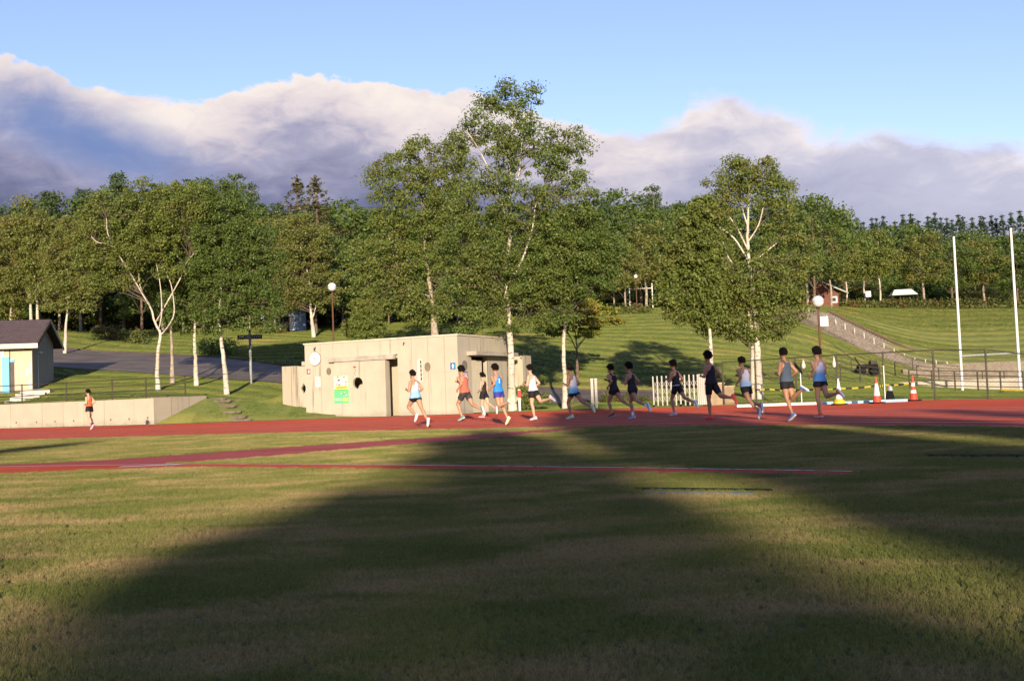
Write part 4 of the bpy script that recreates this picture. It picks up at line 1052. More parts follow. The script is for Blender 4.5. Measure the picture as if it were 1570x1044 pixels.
for (a, b_, c, d) in ((-.05, UL + .05, -.05, .25), (-.05, .25, .25, dep), (UL - .25, UL + .05, .25, dep), (-.05, UL + .05, dep, dep + .25)):
    MB().b(a, b_, c, d, H + .002, H + .07).build('coping', mat('pale_coping', (0.62, 0.56, 0.45), 0.8, 0.1), cp_)
# left wing: stained screen and a diamond opening
MB().b(-1.62, -0.75, 0.35, 0.55, 0, 2.58).build('wing_screen', M_blockst, tb)
wall_hole(-0.75 + .004, -0.004, 0, 2.55, 0.40, 0.52, -0.40, 1.46, [(0.0, -.27), (.17, 0.0), (0.0, .27), (-.17, 0.0)]).build('wing_wall', M_block, tb)
MB().b(-1.62, -1.44, 0.56, 3.2, 0, 2.5).build('wing_wall', M_blockst, tb)
MB().b(-1.0, -0.01, 2.2, 2.4, 0, 2.55).build('wing_wall', M_darkin, tb)  # near-black colour stands for the dim interior behind the diamond
MB().b(-0.98, -0.06, 1.1, 4.2, 2.60, 2.80).build('wing_roof', M_block, tb)
# rear wing on the right
MB().b(UL - .55, UL - .35, dep + .3, 7.0, 0, 2.72).build('rear_screen', M_block, tb)
MB().b(UL - .35, UL + .1, 7.0, 7.2, 0, 2.72).build('rear_screen', M_block, tb)
MB().b(UL - .1, UL + .1, 7.2, 8.1, 0, 2.75).build('rear_screen', M_blockst, tb)
MB().b(UL - 1.5, UL - 0.5, dep + .3, 7.9, 2.74, 2.88).build('rear_roof', M_cap, tb)
# expansion joints, drawn as darker strips
for u in (0.9, 5.9, 6.75, 7.6):
    MB().b(u - .008, u + .008, -0.003, 0.01, 0, H).build('joint', mat('dark_joint', (0.24, 0.20, 0.15), 0.9), tb)
MB().b(0.0, u1, -0.003, 0.01, 1.93, 1.945).build('joint', M_cap, tb); MB().b(u3, UL, -0.003, 0.01, 1.93, 1.945).build('joint', M_cap, tb)
MB().b(-1.08, -1.065, 0.346, 0.36, 0, 2.58).build('joint', M_darkin, tb)
# oval vents: dark discs put the shade of the holes into colour
for u, z, r in ((1.36, 2.22, .13), (6.72, 2.2, .15)):
    MB().add([(u + a, y, z + b) for y in (-.03, -.004) for a, b in circ(r, 24, 1.35)], [tuple(range(24)), tuple(range(47, 23, -1))] + [(i, 24 + i, 24 + (i + 1) % 24, (i + 1) % 24) for i in range(24)]).build('vent', mat('vent_hole_shade', (0.21, 0.175, 0.13), 0.8, 0.15, 3.0), tb)
MB().add([(x, 0.62 + a, 2.2 + b) for x in (UL + .03, UL + .004) for a, b in circ(.26, 24, 0.85)], [tuple(range(24)), tuple(range(47, 23, -1))] + [(i, 24 + i, 24 + (i + 1) % 24, (i + 1) % 24) for i in range(24)]).build('vent', mat('vent_hole_shade', (0.21, 0.175, 0.13), 0.8, 0.15, 3.0), tb)
# spouts and small fittings
for u in (0.62, 5.55): MB().tube([(u, 0.0, 3.36), (u, -0.10, 3.36), (u, -0.12, 3.26)], 0.025, 6).build('spout', M_dark, tb)
MB().b(2.86, 2.98, -0.20, -0.172, 2.32, 2.40).build('red_plate', flat('red_plate', (0.45, 0.06, 0.04)), tb)
hk = [(2.88, 2.24), (3.0, 2.24), (2.92, 2.14), (2.89, 2.06), (2.91, 2.0), (2.97, 1.99)]
MB().tube([(a, -0.176, b) for a, b in hk], 0.011, 6).build('wall_mark', flat('grey_mark', (0.16, 0.14, 0.12)), tb)
tag(tb, 'flat roofed cream concrete toilet block beside the track', 'building')
BU = Vector((cos(bang), sin(bang), 0)); BV = Vector((-sin(bang), cos(bang), 0))
def bw(u, v, z): return Vector((A0.x, A0.y, 0)) + BU * u + BV * v + Vector((0, 0, z))
def sign(name, u, z, w, h, base_m, label, cat='sign', v=-0.004, marks=(), side=False, t=0.012):
    o = empty(name, bw(u, v, z) if not side else bw(UL + 0.004, u, z), bang + (pi / 2 if side else 0))
    MB().b(-w / 2, w / 2, -t, 0, -h / 2, h / 2).build('board', base_m, o)
    for (x0, x1, z0, z1, m) in marks: MB().b(x0, x1, -t - .004, -t - .001, z0, z1).build('mark', m, o)
    tag(o, label, cat); return o
Wm = flat('sign_white', (0.85, 0.85, 0.83)); Km = flat('sign_black', (0.03, 0.03, 0.03)); Gm = flat('sign_green', (0.05, 0.42, 0.22)); Ym = flat('sign_yellow', (0.80, 0.62, 0.06)); Lm = flat('sign_light_green', (0.22, 0.62, 0.20))
Mr = flat('sign_maroon', (0.32, 0.05, 0.08)); Bl = flat('sign_blue', (0.06, 0.14, 0.42)); Pk = flat('sign_pink', (0.75, 0.52, 0.58)); Gy = flat('poster_grey', (0.40, 0.42, 0.36)); Dg = flat('poster_dark_green', (0.10, 0.22, 0.07)); Tq = flat('sign_turquoise', (0.03, 0.50, 0.40)); Pu = flat('sign_purple', (0.25, 0.10, 0.20))
# poster: photo half over a green half with bands of small lettering
pr = random.Random(3); mk = []
for i in range(26):
    x = pr.uniform(-.36, .30); z = pr.uniform(.17, .60); mk.append((x, x + pr.uniform(.03, .14), z, z + pr.uniform(.012, .05), pr.choice([Dg, Gy, Wm, Mr, Lm, Km])))
mk += [(-.30, .36, .03, .16, Ym)] + [(-.26 + i * .085, -.20 + i * .085, .055, .135, flat('poster_orange', (0.75, 0.38, 0.04))) for i in range(7)]
mk += [(-.38, .38, -.08, .02, Lm)] + [(-.33 + i * .075, -.285 + i * .075, -.06, -.0, Gm) for i in range(9)]
for i in range(14):
    x = pr.uniform(-.05, .27); z = pr.uniform(-.33, -.14); mk.append((x, x + pr.uniform(.03, .1), z, z + pr.uniform(.015, .05), pr.choice([Km, Wm, Wm, Gy, Gm])))
mk += [(-.34, .05, -.52, -.40, flat('poster_mint', (0.45, 0.80, 0.50))), (.08, .36, -.55, -.40, flat('poster_lemon', (0.75, 0.80, 0.15)))] + [(-.30 + i * .07, -.265 + i * .07, -.49, -.43, Gm) for i in range(9)]
po = sign('poster', 2.14, 1.33, 0.80, 1.30, flat('poster_green', (0.14, 0.62, 0.24)), 'green and yellow poster on the wall left of the round opening', 'poster', v=-0.172, marks=mk)
MB().b(-.385, .385, -.0145, -.0125, .02, .63).build('picture', flat('poster_sky', (0.62, 0.64, 0.60)), po)
sign('notice', 0.72, 1.75, 0.30, 0.50, flat('notice_paper', (0.72, 0.68, 0.60)), 'pale paper notice on the wall below the clock', 'notice', marks=[(-.11, .11, .19 - i * .045, .20 - i * .045, Gy) for i in range(8)])
sign('toilet_sign', 0.20, 2.26, 0.20, 0.24, Mr, 'small maroon pictogram sign at the left corner of the block', marks=[(-.015, .015, .05, .08, Wm), (-.035, .035, -.03, .04, Wm), (-.02, .02, -.08, -.03, Wm), (.055, .085, -.08, .08, Pk)])
acc = sign('accessible_sign', 4.80, 1.92, 0.22, 0.25, Tq, 'turquoise wheelchair sign in the doorway recess', v=1.246, marks=[(-.03, 0.0, .07, .10, Wm), (-.025, -.005, -.02, .06, Wm), (-.02, .05, -.02, .0, Wm), (.04, .055, -.09, -.01, Wm)])
MB().add([(0.0 + r * cos(a), -0.0155, -0.05 + r * sin(a)) for r in (.045, .062) for a in np.linspace(pi * .75, 2 * pi + .2, 14)], [(i, i + 1, 15 + i, 14 + i) for i in range(13)]).build('wheel', Wm, acc)
vb = sign('notice_board', 6.32, 2.05, 0.24, 1.02, flat('board_paper', (0.70, 0.66, 0.57)), 'tall white board of vertical lettering beside the oval vent', 'sign',
          marks=[m for i in range(5) for m in ((.02, .095, .30 - i * .19, .46 - i * .19, flat('board_brown', (0.10, 0.07, 0.045))), (-.08, -.04, .40 - i * .16, .43 - i * .16, Gy))])
sign('toilet_sign', 8.02, 2.18, 0.26, 0.30, Bl, 'small blue pictogram sign near the right corner of the block', marks=[(-.02, .02, .06, .10, Wm), (-.045, .045, -.02, .05, Wm), (-.03, -.005, -.11, -.02, Wm), (.005, .03, -.11, -.02, Wm), (.075, .10, -.1, .1, Tq)])
sign('wall_notice', 0.62, 1.70, 0.55, 0.44, Pu, 'purple and white notice on the side wall of the block', 'notice', side=True, marks=[(-.22, .22, -.03, .06, Wm), (-.22, .22, .08, .16, Pk), (-.18, .18, -.10, -.05, Pk)])
# clock
ck = empty('wall_clock', bw(0.62, -0.004, 2.86), bang)
def disc(mb, r, y0, y1, n=32): return mb.add([(r * cos(2 * pi * i / n), y, r * sin(2 * pi * i / n)) for y in (y0, y1) for i in range(n)], [tuple(range(n)), tuple(range(2 * n - 1, n - 1, -1))] + [(i, n + i, n + (i + 1) % n, (i + 1) % n) for i in range(n)])
disc(MB(), 0.335, -0.06, 0).build('case', mat('clock_grey_rim', (0.30, 0.28, 0.25), 0.4), ck)
disc(MB(), 0.305, -0.066, -0.061).build('dial', flat('clock_dial', (0.86, 0.85, 0.82)), ck)
for h in range(1, 13):
    cu = bpy.data.curves.new('num', 'FONT'); cu.body = str(h); cu.size = 0.11; cu.align_x = 'CENTER'; cu.align_y = 'CENTER'
    to = bpy.data.objects.new('num', cu); col.objects.link(to)
    bpy.context.view_layer.update()
    me = bpy.data.meshes.new_from_object(to.evaluated_get(bpy.context.evaluated_depsgraph_get())); bpy.data.objects.remove(to)
    a = pi / 2 - h * pi / 6
    for v in me.vertices: v.co = Vector((v.co.x + 0.235 * cos(a), -0.0685, v.co.y + 0.235 * sin(a)))
    me.materials.clear(); me.materials.append(Km); link_mesh('numeral', me, ck)
for ln, w, a in ((0.15, .028, pi / 2 - 2 * pi * (5 + 50 / 60) / 12), (0.235, .018, pi / 2 - 2 * pi * 50 / 60)):
    d = Vector((cos(a), 0, sin(a))); s_ = Vector((-sin(a), 0, cos(a))) * w / 2
    MB().add([tuple(d * -0.05 + s_ + Vector((0, -.073, 0))), tuple(d * -0.05 - s_ + Vector((0, -.073, 0))), tuple(d * ln - s_ + Vector((0, -.073, 0))), tuple(d * ln + s_ + Vector((0, -.073, 0)))], [(0, 1, 2, 3)]).build('hand', Km, ck)
MB().tube([(0, -.03, .335), (0, -.03, .50), (0.03, -.05, .56), (0.05, -0.05, 0.50)], 0.014, 6).build('hook', M_dark, ck)
tag(ck, 'round white wall clock reading ten to six on the block', 'clock')

# ---- marker post, red over white
mp = empty('marker_post', on(797, 628, 50.2)); mp.location.z = 0
MB().b(-.05, .05, -.05, .05, 0, 0.62).build('lower', M_white, mp); MB().b(-.07, .07, -.06, .06, 0.62, 0.98).build('upper', flat('marker_red', (0.60, 0.05, 0.04)), mp); MB().b(-.052, .052, -.052, .052, 0.98, 1.02).build('cap', M_white, mp)
tag(mp, 'short red and white marker post right of the big birch trunk', 'post')

# ---- lamp posts
def lamp(px, py_globe, py_base, D, rg, label, sign_=None):
    b = on(px, py_base, D); g = at(px, py_globe, D); root = empty('street_lamp', b); h = g.z - b.z
    MB().tube([(0, 0, -.05), (0, 0, 0.5), (0, 0, h - rg)], [0.085, 0.06, 0.05], 10).build('post', mat('rust_brown_post', (0.13, 0.055, 0.032), 0.55), root)
    MB().lathe((0, 0, 0), [(0.07, h - rg * 1.25), (0.11, h - rg * 1.05), (0.12, h - rg * .9)], 14).build('collar', M_dark, root)
    pr_ = [(max(0.01, rg * sin(pi * i / 14)), h - rg * cos(pi * i / 14)) for i in range(1, 14)]
    gl = MB().lathe((0, 0, 0), pr_, 20).build('globe', mat('opal_globe', (0.72, 0.70, 0.72), 0.25, 0.03, spec=0.5), root, smooth=True)
    MB().lathe((0, 0, 0), [(rg * 1.0, h - .02), (rg * 1.03, h - .018), (rg * 1.03, h + .018), (rg * 1.0, h + .02)], 20).build('band', M_grey, gl)
    if sign_: MB().b(0.06, 0.06 + sign_, -0.05, -0.02, h - rg * 1 - 1.0, h - rg - 0.50).build('plate', M_white, root)
    tag(root, label, 'lamp'); return root
lamp(512, 440, 540, 66, 0.27, 'globe lamp on a rust brown post behind the toilet block')
lamp(1261, 462, 601, 56, 0.31, 'globe lamp with a white plate near the fence', 0.42)
lamp(977, 424, 480, 118, 0.22, 'small far globe lamp at the top of the middle lawn')

# ---- fingerpost
fp = empty('signpost', on(385, 588, 63.0)); h = at(384, 513, 63).z - fp.location.z
MB().tube([(0, 0, -.1), (0, 0, h + .15)], 0.075, 12).build('post', mat('grey_post_paint', (0.30, 0.31, 0.30), 0.5), fp)
MB().lathe((0, 0, h + .15), [(0.08, 0), (0.08, .1), (0.02, .16)], 12).build('cap', M_dark, fp)
for s_, a in ((-1, 0.05), (1, -0.05)):
    x0, x1 = (-0.72, -0.06) if s_ < 0 else (0.06, 0.74)
    bo = MB().b(x0, x1, -0.10, -0.07, h - .27, h - .02).build('arm_board', mat('navy_board', (0.03, 0.035, 0.05), 0.4), fp)
    for i in range(5):
        xx = x0 + .08 + i * .115
        MB().b(xx, xx + .07, -0.106, -0.102, h - .13, h - .115).build('lettering', Wm, bo); MB().b(xx + .02, xx + .035, -0.106, -0.102, h - .20, h - .07).build('lettering', Wm, bo); MB().b(xx + .045, xx + .06, -0.1065, -0.1025, h - .20, h - .10).build('lettering', Wm, bo)
MB().b(-0.1, 0.1, -0.115, -0.06, h - .30, h + .02).build('centre_plate', mat('grey_post_paint', (0.3, 0.3, 0.3)), fp)
tag(fp, 'dark two armed signpost on a grey pole by the road', 'signpost')

# ---- white shed far behind and other far things
sh = empty('white_shed', on(430, 507, 109), rad(-20)); k = 109 / FPX
MB().b(-2.3, 1.6, 0, 0.12, 1.45, 2.05).build('front_panel', flat('shed_white', (0.66, 0.68, 0.74)), sh); MB().b(1.1, 1.6, 0.0, 0.12, 0, 1.45).build('front_panel', _mats['shed_white'], sh)
MB().b(-.15, 0.0, 0, 0.12, 0, 1.45).build('mullion', _mats['shed_white'], sh); MB().b(-2.3, 1.1, 0.4, 0.45, 0, 1.45).build('opening_shade', M_darkin, sh)  # dark panel gives the openings their shade by colour
MB().b(1.6, 1.72, 0.0, 2.2, 0, 2.05).build('side_wall', flat('shed_blue', (0.34, 0.44, 0.66)), sh); MB().b(-2.4, 1.8, -.1, 2.3, 2.06, 2.16).build('roof', _mats['shed_white'], sh)
tag(sh, 'small white shed with dark openings at the edge of the left wood', 'shed')
cb = empty('brown_cabin', on(1266, 464, 141), rad(-12)); cb.scale = (0.85, 0.85, 0.85)
M_cab = mat('red_brown_boards', (0.17, 0.062, 0.04), 0.7, 0.2)
MB().b(-3.5, 2.0, 0, 0.15, 0, 1.9).build('front_wall', M_cab, cb); MB().b(1.86, 2.0, 0.15, 4, 0, 1.9).build('side_wall', M_cab, cb)
for sx in (0, 1):
    MB().prism_xz([(-4.6, 2.0), (-.6, 3.9), (-.6, 4.05), (-4.6, 2.15)] if sx == 0 else [(-.6, 3.9), (3.4, 1.9), (3.4, 2.05), (-.6, 4.05)], -0.6, 4.5).build('roof', mat('slate_blue_roof', (0.09, 0.10, 0.14), 0.5), cb)
MB().prism_xz([(-4.0, 1.9), (2.0, 1.9), (-.6, 3.75)], 0.0, 0.14).build('gable', M_cab, cb)
MB().prism_xz([(-.6, 3.78), (3.4, 1.78), (3.4, 1.92), (-.6, 3.92)], -0.68, -0.605).build('barge_board', mat('pale_trim', (0.5, 0.45, 0.36)), cb)
wn = MB().b(0.75, 1.75, -0.05, -0.005, 0.5, 1.5).build('window', M_white, cb); MB().b(0.95, 1.55, -0.06, -0.052, 0.72, 1.3).build('pane', mat('dark_glass', (0.05, 0.06, 0.07), 0.1), wn)
tag(cb, 'red brown cabin with dark roof at the top of the stairs', 'cabin')
tn = empty('tent_shelter', on(1385, 464, 140.5), rad(-5)); tn.scale = (0.52, 0.52, 0.62)
MB().add([(-3.2, -2, 2.5), (3.2, -2, 2.5), (3.2, 2, 2.5), (-3.2, 2, 2.5), (-2.1, -.3, 3.75), (2.1, -.3, 3.75), (2.1, .3, 3.75), (-2.1, .3, 3.75)], [(0, 1, 5, 4), (1, 2, 6, 5), (2, 3, 7, 6), (3, 0, 4, 7), (4, 5, 6, 7)]).build('roof', flat('tent_white', (0.80, 0.76, 0.70)), tn)
for sx in (-3.1, 3.1):
    for sy in (-1.9, 1.9): MB().tube([(sx, sy, 0), (sx, sy, 2.52)], 0.06, 6).build('pole', M_dark, tn)
tag(tn, 'white pyramid roofed shelter on poles on the ridge', 'shelter')
tb2 = empty('notice_stand', on(1332, 467, 140)); MB().b(-.35, .35, -.04, .04, 1.35, 2.1).build('board', M_white, tb2); MB().tube([(0, .06, 0), (0, .06, 1.4)], 0.04, 6).build('post', M_dark, tb2)
tag(tb2, 'small white notice board on a post among the ridge birches', 'sign')
for nm, (px0, px1, D, hh), lab in (('frame_goal', (966, 1001, 128, 3.0), 'small white goal frame at the top of the middle lawn'),):
    a = on(px0, 470, D); b_ = on(px1, 470, D); o = empty(nm, a); z = max(a.z, b_.z)
    for p in (a, b_): MB(a).tube([p, (p.x, p.y, z + hh)], 0.07, 8).build('upright', M_white, o)
    MB(a).tube([(a.x, a.y, z + hh * .8), (b_.x, b_.y, z + hh * .8)], 0.05, 8).build('crossbar', M_white, o)
    tag(o, lab, 'goal')

# ---- the long stairs with handrail posts
sl = empty('hillside_stairs', on(1440, 566, 103)); so = sl.location.copy()
top_l, top_r = on(1213, 475, 111), on(1268, 475, 117); bot_l, bot_r = on(1412, 567, 97), on(1480, 566, 103.5)
M_step = mat('brown_grey_step', (0.25, 0.205, 0.165), 0.9, 0.25, 1.5)
ns = 46
for i in range(ns):
    f0, f1 = i / ns, (i + 1) / ns
    a, b_ = bot_l.lerp(top_l, f0), bot_r.lerp(top_r, f0); c, d = bot_r.lerp(top_r, f1), bot_l.lerp(top_l, f1)
    zz = max(hz(p.x, p.y) for p in (a, b_, c, d, (a + c) / 2, (b_ + d) / 2)) + 0.05
    zz = bot_l.z + 0.12 + (top_l.z - bot_l.z + 0.1) * f1 + max(0, 0) if False else zz
    MB(so).add([(p.x, p.y, zz - 0.9) for p in (a, b_, c, d)] + [(p.x, p.y, zz) for p in (a, b_, c, d)], [(0, 1, 5, 4), (1, 2, 6, 5), (2, 3, 7, 6), (3, 0, 4, 7), (4, 5, 6, 7), (3, 2, 1, 0)]).build('step', M_step, sl)
for i in range(15):
    f = i / 14; p = (bot_l * .42 + bot_r * .58).lerp(top_l * .52 + top_r * .48, f); z = hz(p.x, p.y) + 0.05
    MB(so).tube([(p.x, p.y, z), (p.x, p.y, z + 0.95)], 0.055, 6).build('rail_post', mat('pale_rail_post', (0.60, 0.55, 0.45), 0.6), sl)
pts = [(bot_l * .42 + bot_r * .58).lerp(top_l * .52 + top_r * .48, i / 28) for i in range(29)]
MB(so).tube([(p.x, p.y, hz(p.x, p.y) + 0.98) for p in pts], 0.03, 6).build('handrail', M_grey, sl)
ed = [bot_r.lerp(top_r, i / 28) for i in range(29)]
MB(so).tube([(p.x + .2, p.y + .1, hz(p.x, p.y) + 0.28) for p in ed], 0.14, 6).build('edge_kerb', mat('brown_kerb', (0.18, 0.12, 0.085), 0.9), sl)
tag(sl, 'long brown stairs with a post handrail descending the grass bank', 'stairs')

# ---- rugby goal
gl_ = on(1476, 603, 70); gr_ = on(1565, 604, 66); gz = min(gl_.z, gr_.z) - .05
g = empty('goal_posts', (gl_.x, gl_.y, gl_.z)); go = g.location.copy()
for p, (tx, ty) in ((gl_, (1465, 363)), (gr_, (1552, 350))):
    t = at(tx, ty, p.y); MB(go).tube([(p.x, p.y, gz), (p.x, p.y, (t.z + gz) / 2), (p.x, p.y, t.z)], [0.085, 0.08, 0.07], 10).build('upright', M_white, g)
cbz = at(1476, 546, 70).z
MB(go).tube([(gl_.x, gl_.y, cbz), (gr_.x, gr_.y, cbz)], 0.055, 10).build('crossbar', M_white, g)
tag(g, 'tall white rugby goal posts beyond the fence on the right', 'goal posts')

# ---- fence along the outer edge of the track at the right
fpx = [1110, 1160, 1222, 1285, 1357, 1434, 1515, 1600]; fr = empty('chain_link_fence', (at(1285, 615, 43).x, 43, 0)); fo = fr.location.copy()
fpt = []
for px in fpx:
    D = float(np.interp(px, [1110, 1285, 1570], [46.6, 43.0, 38.6])); p = at(px, 612, D); p.z = hz(p.x, p.y); fpt.append(p)
FH = 1.9
for p in fpt: MB(fo).tube([(p.x, p.y, p.z - .05), (p.x, p.y, p.z + FH + .03)], 0.038, 8).build('post', M_fence, fr)
MB(fo).tube([(p.x, p.y, p.z + FH) for p in fpt], 0.024, 6).build('top_rail', M_fence, fr)
MB(fo).tube([(p.x, p.y, p.z + 0.10) for p in fpt], 0.010, 4).build('bottom_wire', M_fence, fr)
wm = MB(fo)
for i in range(len(fpt) - 1):
    a, b_ = fpt[i], fpt[i + 1]; L = (b_ - a).length; n = int(L / 0.16)
    for s_ in (0, 1):
        for j in range(-int(1.8 / .16), n):
            x0, x1 = j * .16, j * .16 + 1.8; z0, z1 = 0.1, 1.9
            if x0 < 0: z0 += -x0; x0 = 0
            if x1 > L: z1 -= (x1 - L); x1 = L
            if x1 - x0 < .05: continue
            if s_: x0, x1 = L - x0, L - x1
            p = a.lerp(b_, x0 / L); q = a.lerp(b_, x1 / L)
            wm.tube([(p.x, p.y + .012 * s_, p.z + z0), (q.x, q.y + .012 * s_, q.z + z1)], 0.0022, 3, cap=False)
w_ = wm.build('wire_netting', M_fence, fr); w_['kind'] = 'stuff'
tag(fr, 'brown chain link fence along the outer edge of the track', 'fence')
for px, hh in ((1228, 1.05), (1356, 1.1)):
    D = float(np.interp(px, [1110, 1285, 1570], [46.6, 43.0, 38.6])) - 0.1; p = at(px, 590, D); z = hz(p.x, p.y)
    o = empty('tape_stake', (p.x, p.y, z)); MB().tube([(0, 0, -0.05), (0, 0, hh + .25)], 0.022, 8).build('pole', M_white, o)
    MB().lathe((0, 0, hh + .25), [(0.036, 0), (0.03, .03), (0.01, .04)], 8).build('cap', M_white, o)
    tag(o, 'white stake holding the barrier tape by the dark bag' if px < 1300 else 'white stake at the fence post between the two cones', 'stake')

# ---- stand behind the field: low concrete wall, railings, benches
low = empty('stand_wall', on(1440, 598, 76)); lo_ = low.location.copy()
lw = [on(px, 596, D) for px, D in ((1318, 79), (1400, 77.5), (1480, 76), (1570, 74), (1660, 72))]
for i in range(len(lw) - 1):
    a, b_ = lw[i], lw[i + 1]; za = at(1440, 584.5, 76).z + .02
    MB(lo_).add([(a.x, a.y, -1), (b_.x, b_.y, -1), (b_.x, b_.y, za), (a.x, a.y, za), (a.x, a.y + .4, -1), (b_.x, b_.y + .4, -1), (b_.x, b_.y + .4, za), (a.x, a.y + .4, za)], [(0, 1, 2, 3), (3, 2, 6, 7), (7, 6, 5, 4), (0, 3, 7, 4), (1, 5, 6, 2)]).build('segment', M_conc, low)
tag(low, 'low pale concrete wall at the foot of the terraces', 'wall')
def railing(name, pts, hgt, nr, label, pr=0.035, rr=0.02):
    o = empty(name, pts[0]); oo = pts[0].copy()
    for p in pts: MB(oo).tube([(p.x, p.y, p.z - .05), (p.x, p.y, p.z + hgt)], pr, 6).build('post', M_fence, o)
    for k in range(nr): MB(oo).tube([(p.x, p.y, p.z + hgt * (1 - k / nr)) for p in pts], rr, 5).build('rail', M_fence, o)
    tag(o, label, 'railing'); return o
def pl(pxs, py, D0, D1, n): return [on(px, py, D) for px, D in zip(np.linspace(*pxs, n), np.linspace(D0, D1, n))]
railing('field_railing', pl((1395, 1640), 601, 63, 57, 8), 1.15, 4, 'brown railing of four bars in front of the goal posts', 0.045, 0.026)
railing('field_railing', pl((1170, 1350), 598, 64, 70, 7), 1.1, 4, 'brown railing between the twin birch and the red cones', 0.04, 0.022)
railing('terrace_railing', pl((1285, 1350), 588, 83, 83, 4), 1.0, 3, 'short railing on the terrace beside the dark machine', 0.04, 0.022)
railing('terrace_railing', pl((1373, 1640), 582, 86, 80, 9), 1.1, 3, 'long railing on the terrace behind the low wall', 0.04, 0.022)
railing('terrace_railing', pl((1400, 1640), 574, 95, 90, 8), 1.0, 2, 'upper railing on the terrace at the foot of the bank', 0.04, 0.022)
for i, (py, D, lab) in enumerate(((580, 89, 'pale bench row on the lower terrace'), (574, 93, 'pale bench row on the middle terrace'), (569, 98, 'pale bench row on the top terrace'))):
    pts = pl((1385 + i * 12, 1640), py, D, D - 6, 6); o = empty('bench_row', pts[0]); zl = max(p.z for p in pts); pts = [Vector((p.x, p.y, zl)) for p in pts]; o.location = pts[0]; oo = pts[0].copy()
    for j in range(5):
        a, b_ = pts[j], pts[j + 1]; t = (b_ - a).normalized()
        MB(oo).add([(q.x, q.y + dy, q.z + dz) for dy in (0, .45) for dz in (-1.3, 0.36) for q in (a, b_)], [(0, 1, 3, 2), (4, 6, 7, 5), (2, 3, 7, 6), (0, 4, 5, 1), (0, 2, 6, 4), (1, 5, 7, 3)]).build('seat', mat('bench_tan', (0.27, 0.225, 0.17), 0.8, 0.15), o)
    tag(o, lab, 'bench')
mc = empty('dark_machine', on(1331, 583, 82.5))
mz = 0.75
MB().box((0, 0, mz), (1.5, 0.6, 0.32), rz=0.2).build('body', M_black, mc); MB().box((.45, 0, mz + .3), (0.5, 0.5, 0.28)).build('engine', M_darkin, mc)
MB().tube([(-.6, 0, mz + .1), (-.95, 0, mz + .75)], 0.05, 6).build('handle', M_black, mc)
for sx in (-.55, .5): MB().tube([(sx, -.32, mz - .35), (sx, .32, mz - .35)], 0.36, 12).build('wheel', M_black, mc)
tag(mc, 'dark wheeled machine standing on the terrace', 'machine')

# ---- folding gate and its posts
gt = empty('folding_gate', (at(1043, 622, 46.5).x, 46.5, 0)); gto = gt.location.copy()
M_gate = mat('gate_white', (0.45, 0.41, 0.36), 0.5, 0.08)
def gq(px): D = float(np.interp(px, [900, 1002, 1090], [50.5, 47.6, 45.8])); p = at(px, 618, D); return Vector((p.x, p.y, 0.02))
gpx = [1002.5, 1009, 1016, 1023, 1030, 1037, 1044, 1051, 1058, 1065, 1071, 1074, 1077, 1080, 1083, 1086]
for i, px in enumerate(gpx):
    p = gq(px); w = 0.055 if i < 11 else 0.085
    MB(gto).b(p.x - w / 2, p.x + w / 2, p.y - .03, p.y + .03, 0.05, 1.36 + .006 * (i % 3)).build('bar', M_gate, gt)
for i in range(10):
    a, b_ = gq(gpx[i]), gq(gpx[i + 1])
    for zc in (0.35, 0.68, 1.0):
        for s_ in (-1, 1): MB(gto).tube([(a.x, a.y + .01 * s_, zc - s_ * .16), (b_.x, b_.y + .01 * s_, zc + s_ * .16)], 0.012, 4).build('lattice_bar', M_gate, gt)
for px in (1002.5, 1044, 1086): p = gq(px); MB(gto).tube([(p.x, p.y - .05, 0.05), (p.x, p.y + .05, 0.05)], 0.05, 10).build('castor', M_black, gt)
tag(gt, 'white folding lattice gate half open behind the runners', 'gate')
for px, lab in ((908.5, 'white gate post just right of the capped runner, left of a pair'), (914.5, 'greyish gate post just right of the capped runner, right of a pair')):
    p = gq(px); o = empty('gate_post', (p.x, p.y, 0)); MB().b(-.06, .06, -.06, .06, 0, 1.36).build('shaft', M_gate if px < 910 else mat('gate_grey', (0.42, 0.38, 0.33), 0.6), o)
    MB().b(-.07, .07, -.07, .07, 1.36, 1.39).build('cap', M_grey, o); tag(o, lab, 'post')
for px, D, s_, lab in ((1097, 47, 0.9, 'tan box stacked behind the gate on the left'), (1112, 47.5, 0.75, 'tan box standing behind the gate on the right')):
    p = at(px, 600, D); o = empty('storage_box', (p.x, p.y, 0)); MB().b(-.33, .33, -.3, .3, 0, s_).build('body', mat('tan_box', (0.35, 0.25, 0.16), 0.8), o); MB().b(-.36, .36, -.33, .33, s_ + .002, s_ + .08).build('lid', mat('tan_lid', (0.45, 0.34, 0.22), 0.8), o); tag(o, lab, 'box')

# ---- blue and white kerb of the water jump / sand pit
kb = empty('painted_kerb', (at(1300, 617, 42).x, 42, 0)); ko = kb.location.copy()
kpx = [(1130, 624.5), (1180, 622.7), (1225, 621.2), (1262, 620.2), (1300, 619.2), (1306, 619.0), (1315, 618.6), (1345, 617.4), (1392, 615.6)]
kp = [gnd(px, py, 0.0) for px, py in kpx]
M_lb = mat('light_blue_kerb', (0.34, 0.55, 0.72), 0.6, 0.08)
for i in range(len(kp) - 1):
    a, b_ = kp[i], kp[i + 1]; m = M_white if i < 3 else (flat('navy_kerb', (0.05, 0.10, 0.25)) if i == 5 else M_lb)
    t = (b_ - a).normalized() * .004; nn = Vector((-(b_ - a).y, (b_ - a).x, 0)).normalized() * .35; a = a + t; b_ = b_ - t
    MB(ko).add([(q.x, q.y, z) for q in (a, b_, b_ + nn, a + nn) for z in (0, .10)], [(0, 2, 3, 1), (2, 4, 5, 3), (4, 6, 7, 5), (6, 0, 1, 7), (1, 3, 5, 7)]).build('segment', m, kb)
